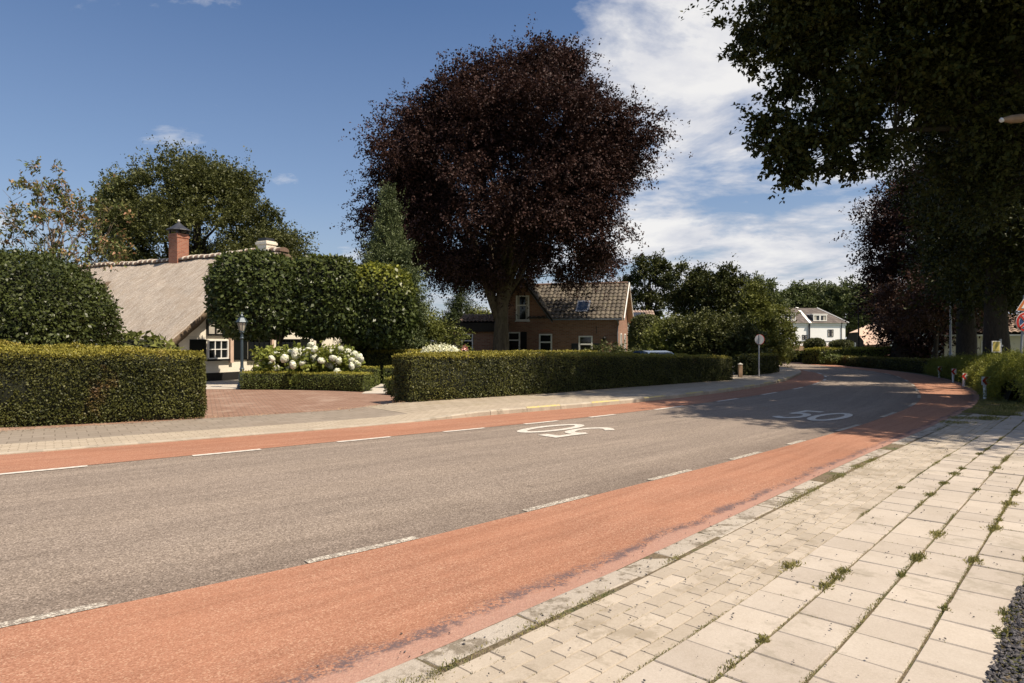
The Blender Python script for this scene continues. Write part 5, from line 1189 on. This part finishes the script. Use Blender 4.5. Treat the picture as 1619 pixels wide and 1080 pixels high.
# right hand sign pole, leaning
Zr = 20.0; sp_ = thing('sign_pole', 'leaning grey pole at the right edge carrying a warning triangle above a no stopping sign', 'sign', (at(1611, Zr), Zr, 0)); sp_.rotation_euler = (0, R(3.2), 0)
MB().lathe([(.035, 0), (.035, 2.95)], n=10).build('pole', M['galv'], sp_)
MB().lathe([(.05, 1.05), (.05, 1.12)], n=10).build('collar', M['galv'], sp_)
zc = hh(509, Zr); f_ = MB().disc((.04, -.06, zc), .3, .01, 36).build('sign_rim', M['signwhite'], sp_)
MB().disc((.04, -.068, zc), .285, .006, 36).build('red_ring', M['signred'], sp_); MB().disc((.04, -.074, zc), .215, .005, 36).build('white_ring', M['signwhite'], sp_); MB().disc((.04, -.0785, zc), .2, .004, 36).build('blue_field', M['signblue'], sp_)
def barz(c, L, w, a, y0, y1): 
    ca, sa = math.cos(a), math.sin(a); return [(c[0]+x*ca-z*sa, c[1]+x*sa+z*ca) for x, z in ((-L, -w), (L, -w), (L, w), (-L, w))]
for a in (PI/4, -PI/4):
    MB().prism(barz((.04, zc), .235, .042, a, 0, 0), -.085-.002*(a > 0), -.081).build('cross_edge', M['signwhite'], sp_); MB().prism(barz((.04, zc), .24, .03, a, 0, 0), -.0895-.002*(a > 0), -.0875).build('cross_bar', M['signred'], sp_)
zc2 = hh(489, Zr)
def tri2(r, y0, y1): return MB().prism([(.04+r*math.sin(a), zc2+.12+r*math.cos(a)) for a in (0, 2*PI/3, 4*PI/3)], y0, y1)
tri2(.36, -.06, -.05).build('triangle_rim', M['signwhite'], sp_); tri2(.33, -.066, -.0605).build('triangle_border', M['signorange'], sp_); tri2(.19, -.072, -.067).build('triangle_field', M['signwhite'], sp_)
# chevron posts
def chevron(px, py, Z, base, lab, w=.25, yaw=0):
    z = hh(py, Z); o = thing('chevron_post', lab, 'road marker', (at(px, Z), Z, 0), yaw, 'chevron posts in the bend')
    MB().lathe([(.04, 0), (.04, z-.08)], n=10).build('post', M['signwhite'], o)
    pl_ = MB().box(-w/2, w/2, -.055, -.042, z-.11, z+.11).build('plate', M['signwhite'], o)
    MB().add([(.07, -.057, z+.105), (-.02, -.057, z+.105), (-.11, -.057, z), (-.02, -.057, z-.105), (.07, -.057, z-.105), (-.02, -.057, z), (.07, -.0556, z+.105), (-.02, -.0556, z+.105), (-.11, -.0556, z), (-.02, -.0556, z-.105), (.07, -.0556, z-.105), (-.02, -.0556, z)],
        [(0, 1, 2, 5), (5, 2, 3, 4), (6, 11, 8, 7), (11, 10, 9, 8), (0, 6, 7, 1), (4, 3, 9, 10)]).build('chevron', M['signred'], pl_)
chevron(1557, 602, 17.6, 0, 'nearest and largest white chevron post, at the end of the red lane', .23)
chevron(1524, 595, 23.0, 0, 'half hidden chevron post just beyond the nearest one', .15)
chevron(1507, 587.5, 25.2, 0, 'third chevron post with its white post showing above the red lane', .17)
chevron(1485, 583.5, 28.6, 0, 'farthest chevron post, small against the dark juniper', .17)
# traffic mirror
Zm = 23.5; tm = thing('traffic_mirror', 'yellowish square traffic mirror on a grey post in front of the broad trunk', 'mirror', (at(1582, Zm), Zm, 0))
MB().lathe([(.035, 0), (.035, hh(536, Zm))], n=10).build('post', M['galv'], tm)
zm = hh(548, Zm); MB().box(-.34, -.05, -.06, -.02, zm-.2, zm+.2).build('mirror_frame', M['white'], tm); MB().box(-.315, -.075, -.066, -.061, zm-.175, zm+.175).build('mirror_face', M['yellowsign'], tm); MB().box(-.05, .06, -.045, -.02, zm+.0, zm+.06).build('bracket', M['galv'], tm)
# notice board
nb = thing('notice_board', 'small white notice board by the foot of the leaning copper tree', 'sign', (at(1399, 47), 47, 0))
MB().box(-.28, .28, -.03, .0, hh(565, 47), hh(557.5, 47)).build('board', M['signwhite'], nb); mb = MB(); mb.box(-.25, -.2, .001, .04, 0, hh(558, 47)); mb.box(.2, .25, .001, .04, 0, hh(558, 47)); mb.build('leg', M['galv'], nb)
# street lamps
Zl = 34; sl_ = thing('street_lamp', 'tall thin street lamp pole in front of the copper foliage, head reaching left', 'street lamp', (at(1503, Zl), Zl, 0))
zt_ = hh(431, Zl)
MB().lathe([(.1, 0), (.1, .9), (.06, 1.0), (.045, zt_)], n=10).tube([(0, 0, zt_-.1), (-.12, 0, zt_+.0), (-.75, 0, zt_+.08)], .03, 8).build('pole', M['galv'], sl_)
MB().tube([(-.7, 0, zt_+.07), (-.85, 0, zt_+.09), (-1.2, 0, zt_+.1), (-1.42, 0, zt_+.09)], [.04, .08, .085, .03], 8).build('lamp_head', M['galv'], sl_)
Zl2 = 13; s2 = thing('street_lamp', 'street lamp whose head pokes in at the right edge against the dark oak', 'street lamp', (at(1700, Zl2), Zl2, 0)); z2 = hh(187, Zl2)
MB().lathe([(.09, 0), (.09, .9), (.05, 1.0), (.04, z2-.2)], n=10).tube([(0, 0, z2-.3), (-.06, 0, z2), (-.5, 0, z2+.04), (-1.0, 0, z2+.02)], .03, 8).build('pole', M['galv'], s2)
MB().tube([(-.95, 0, z2+.02), (-1.05, 0, z2+.0), (-1.25, 0, z2-.02), (-1.44, 0, z2-.03)], [.04, .085, .08, .035], 10).build('lamp_head', M['wood'], s2)
MB().tube([(-1.43, 0, z2-.03), (-1.46, 0, z2-.05)], [.05, .04], 10).build('lamp_rim', M['signwhite'], s2)
Zp = 55; lp = thing('street_lamp', 'dark slender lamp post in front of the barn at the end of the road', 'street lamp', (at(1357.5, 47.5), 47.5, 0))
MB().lathe([(.09, 0), (.08, 1.0), (.055, 1.1), (.05, 4.0), (.035, 4.1)], n=8).build('pole', M['black'], lp)
MB().tube([(-.02, 0, 4.1), (-.3, 0, 4.25), (-.75, 0, 4.2)], [.04, .07, .03], 8).build('lamp_head', M['black'], lp)
Zg = 27.0; gp = thing('gate_post', 'pale wooden gate post at the end of the long hedge', 'post', (at(1170.5, Zg), Zg, 0))
MB().box(-.07, .07, -.07, .07, 0, .62).build('shaft', M['wood'], gp); MB().add([(-.085, -.085, .622), (.085, -.085, .622), (.085, .085, .622), (-.085, .085, .622), (0, 0, .69)], [(0, 1, 4), (1, 2, 4), (2, 3, 4), (3, 0, 4), (0, 3, 2, 1)]).build('cap', M['mortar'], gp)
# --- car parked behind the long hedge, seen over its top
def car():
    Zc = 26.2; c = thing('parked_car', 'blue grey car whose roof and windscreen show over the long hedge', 'car', (at(1038, Zc), Zc, 0), R(14))
    s = .82; mb = MB()
    prof = [(-2.05, .32), (-2.08, .62), (-1.95, .8), (-1.05, .92), (-.35, 1.38), (.2, 1.45), (1.1, 1.43), (1.75, 1.0), (2.02, .9), (2.05, .35)]
    def section(y, z, w): return [(-w, y, z), (w, y, z)]
    L_ = len(prof); vs = []
    for y, z in prof:
        w = .86 if z < 1.0 else .62 if z > 1.3 else .8
        vs += [(-w*s, y*s, z*s), (w*s, y*s, z*s)]
    fs = [(2*i, 2*i+1, 2*i+3, 2*i+2) for i in range(L_-1)]+[(2*L_-2, 2*L_-1, 1, 0)]
    fs += [tuple(2*i for i in range(L_)), tuple(2*i+1 for i in range(L_))[::-1]]
    mb.add(vs, fs); body = mb.build('body', M['carpaint'], c)
    g = .012
    def quad(n_, P4, mat, par): return MB().add([tuple(v*s for v in p) for p in P4], [(0, 1, 2, 3)]).build(n_, mat, par)
    quad('windscreen', [(-.66, -1.0, .96), (.66, -1.0, .96), (.55, -.42, 1.36), (-.55, -.42, 1.36)], M['glass'], c).location = (0, -.012, .015)
    quad('rear_window', [(-.55, 1.17, 1.39), (.55, 1.17, 1.39), (.66, 1.7, 1.06), (-.66, 1.7, 1.06)], M['glass'], c).location = (0, .012, .015)
    for sg in (-1, 1):
        quad('side_window', [(sg*.83, -.95, .98), (sg*.83, 1.55, 1.02), (sg*.66, 1.05, 1.36), (sg*.66, -.35, 1.34)], M['glass'], c)
        h_ = MB().box(min(sg*.45, sg*.72)*s, max(sg*.45, sg*.72)*s, -2.09*s, -2.0*s, .62*s, .75*s); h_.build('headlight', M['lampglass'], c)
        mr = MB().box(min(sg*.84, sg*1.0)*s, max(sg*.84, sg*1.0)*s, -.85*s, -.75*s, .98*s, 1.1*s); mr.build('wing_mirror', M['carpaint'], c)
        for y in (-1.3, 1.25):
            w_ = MB(); n = 20; 
            w_.add([(sg*(.72+.16*k)*s, (y+.32*math.cos(a))*s, (.32+.32*math.sin(a))*s) for k in (0, 1) for a in np.arange(n)*2*PI/n], [tuple(range(n)), tuple(range(2*n-1, n-1, -1))]+[(i, (i+1) % n, n+(i+1) % n, n+i) for i in range(n)])
            o_ = w_.build('wheel', M['rubber'], c)
            w_ = MB().add([(sg*(.865+.02*k)*s, (y+.2*math.cos(a))*s, (.32+.2*math.sin(a))*s) for k in (0, 1) for a in np.arange(n)*2*PI/n], [tuple(range(n)), tuple(range(2*n-1, n-1, -1))]+[(i, (i+1) % n, n+(i+1) % n, n+i) for i in range(n)]); w_.build('rim', M['galv'], o_)
    MB().box(-.5*s, .5*s, -2.1*s, -2.05*s, .4*s, .55*s).build('grille', M['black'], c)
car()
# ------------------------------------------------------------------ constants for light
SUNV = (.85, -.53); SUN_EL = R(57); SUNE = 5.0; SKY = .047; SKYSAT = 1.12; SKYVAL = 1.68; CLOUD_LOC = (7.3, 1.2, 0); EXPO = 0.42
# ------------------------------------------------------------------ sky, sun, camera
w = bpy.data.worlds.new('World'); SC.world = w; w.use_nodes = True; nt = w.node_tree; nt.nodes.clear()
out = nt.nodes.new('ShaderNodeOutputWorld'); bg = nt.nodes.new('ShaderNodeBackground'); bg.inputs['Strength'].default_value = SKY
sky = nt.nodes.new('ShaderNodeTexSky'); sky.sky_type = 'NISHITA'; sky.sun_disc = False
sky.sun_elevation = SUN_EL; sky.sun_rotation = math.atan2(SUNV[0], SUNV[1]); sky.air_density = 1.0; sky.dust_density = .6; sky.ozone_density = 2.2
tc = nt.nodes.new('ShaderNodeTexCoord')
def wn(t, **k):
    n = nt.nodes.new(t)
    for a, b in k.items():
        if a[0] == '_': setattr(n, a[1:], b)
        else: n.inputs[a].default_value = b
    return n
def wm(op, a, b=0.0, c=0.0):
    n = wn('ShaderNodeMath', _operation=op)
    for i, v in enumerate((a, b, c)):
        if isinstance(v, bpy.types.NodeSocket): nt.links.new(v, n.inputs[i])
        else: n.inputs[i].default_value = v
    return n.outputs[0]
def wr(f, st):
    n = nt.nodes.new('ShaderNodeValToRGB'); e = n.color_ramp.elements
    while len(e) < len(st): e.new(.5)
    for i, (p, v) in enumerate(st): e[i].position = p; e[i].color = (v, v, v, 1) if not hasattr(v, '__len__') else (*v, 1)
    nt.links.new(f, n.inputs[0]); return n.outputs[0]
sp = wn('ShaderNodeSeparateXYZ'); nt.links.new(tc.outputs['Generated'], sp.inputs[0])
zz = wm('ADD', wm('MAXIMUM', sp.outputs[2], 0.0), .16)
cb = wn('ShaderNodeCombineXYZ'); nt.links.new(wm('DIVIDE', sp.outputs[0], zz), cb.inputs[0]); nt.links.new(wm('DIVIDE', sp.outputs[1], zz), cb.inputs[1])
def wnoise(sc, det, ro, dist=0, loc=(0, 0, 0)):
    mp = wn('ShaderNodeMapping'); mp.inputs['Location'].default_value = loc; nt.links.new(cb.outputs[0], mp.inputs[0])
    n = wn('ShaderNodeTexNoise', Scale=sc, Detail=det, Roughness=ro, Distortion=dist); nt.links.new(mp.outputs[0], n.inputs['Vector']); return n.outputs['Fac']
n1 = wnoise(1.5, 11, .6, .45, CLOUD_LOC); n2 = wnoise(4.5, 8, .6, .2, (3, 1, 0))
az = wm('DIVIDE', sp.outputs[0], wm('ADD', wm('ABSOLUTE', sp.outputs[1]), .2))       # tangent of the azimuth
side = wr(wm('MULTIPLY_ADD', az, .5, .5), [(0, .1), (.38, .05), (.5, .2), (.545, .5), (.6, .8), (.75, .9)])
low = wr(sp.outputs[2], [(0, .62), (.08, .35), (.2, .04), (1, 0)])
dens = wm('ADD', wm('ADD', wm('MULTIPLY', n1, .72), wm('MULTIPLY', n2, .28)), wm('ADD', wm('MULTIPLY', side, .22), wm('MULTIPLY', low, .2)))
cl = wr(dens, [(.60, 0), (.655, .4), (.74, 1)])
n3 = wnoise(3.2, 8, .6, .3, (CLOUD_LOC[0]+.11, CLOUD_LOC[1]+.05, 0))
shade = wr(wm('ADD', wm('MULTIPLY', n1, .6), wm('MULTIPLY', n3, .4)), [(.4, (8.4, 9.0, 10.4)), (.5, (12.0, 12.0, 12.6)), (.62, (15.5, 15.1, 14.6))])
hsv = wn('ShaderNodeHueSaturation', Saturation=SKYSAT, Value=SKYVAL); nt.links.new(sky.outputs[0], hsv.inputs['Color'])
tn = wn('ShaderNodeMix', _data_type='RGBA', _blend_type='MULTIPLY'); tn.inputs[0].default_value = 1; tn.inputs[7].default_value = (.97, .99, 1.08, 1); nt.links.new(hsv.outputs[0], tn.inputs[6])
hz = wn('ShaderNodeMix', _data_type='RGBA'); nt.links.new(wr(sp.outputs[2], [(0, .8), (.06, .6), (.2, .26), (.45, .04)]), hz.inputs[0]); nt.links.new(tn.outputs[2], hz.inputs[6]); hz.inputs[7].default_value = (6.6, 7.4, 8.8, 1)
mx = wn('ShaderNodeMix', _data_type='RGBA'); nt.links.new(wm('MULTIPLY', cl, .88), mx.inputs[0]); nt.links.new(hz.outputs[2], mx.inputs[6]); nt.links.new(shade, mx.inputs[7])
nt.links.new(mx.outputs[2], bg.inputs['Color']); nt.links.new(bg.outputs[0], out.inputs['Surface'])
sl = bpy.data.lights.new('sun', 'SUN'); sl.energy = SUNE; sl.angle = R(.5); sl.color = (1, .875, .715)
so = bpy.data.objects.new('sun', sl); COL.objects.link(so)
d = Vector((SUNV[0]*math.cos(SUN_EL), SUNV[1]*math.cos(SUN_EL), math.sin(SUN_EL))); so.rotation_euler = d.to_track_quat('Z', 'Y').to_euler(); so.location = (20, -20, 40)
cam = bpy.data.cameras.new('camera'); co = bpy.data.objects.new('camera', cam); COL.objects.link(co); SC.camera = co
cam.sensor_width = 36; cam.lens = 36*F/1619; co.location = (0, 0, H); co.rotation_euler = (PI/2, 0, 0); cam.clip_start = .05; cam.clip_end = 3000
vs = SC.view_settings; SC.display_settings.display_device = 'sRGB'; vs.view_transform = 'Standard'; vs.look = 'None'; vs.gamma = 1; vs.exposure = EXPO
SC.cycles.max_bounces = 6; SC.cycles.transparent_max_bounces = 8; SC.cycles.transmission_bounces = 3; SC.cycles.diffuse_bounces = 3
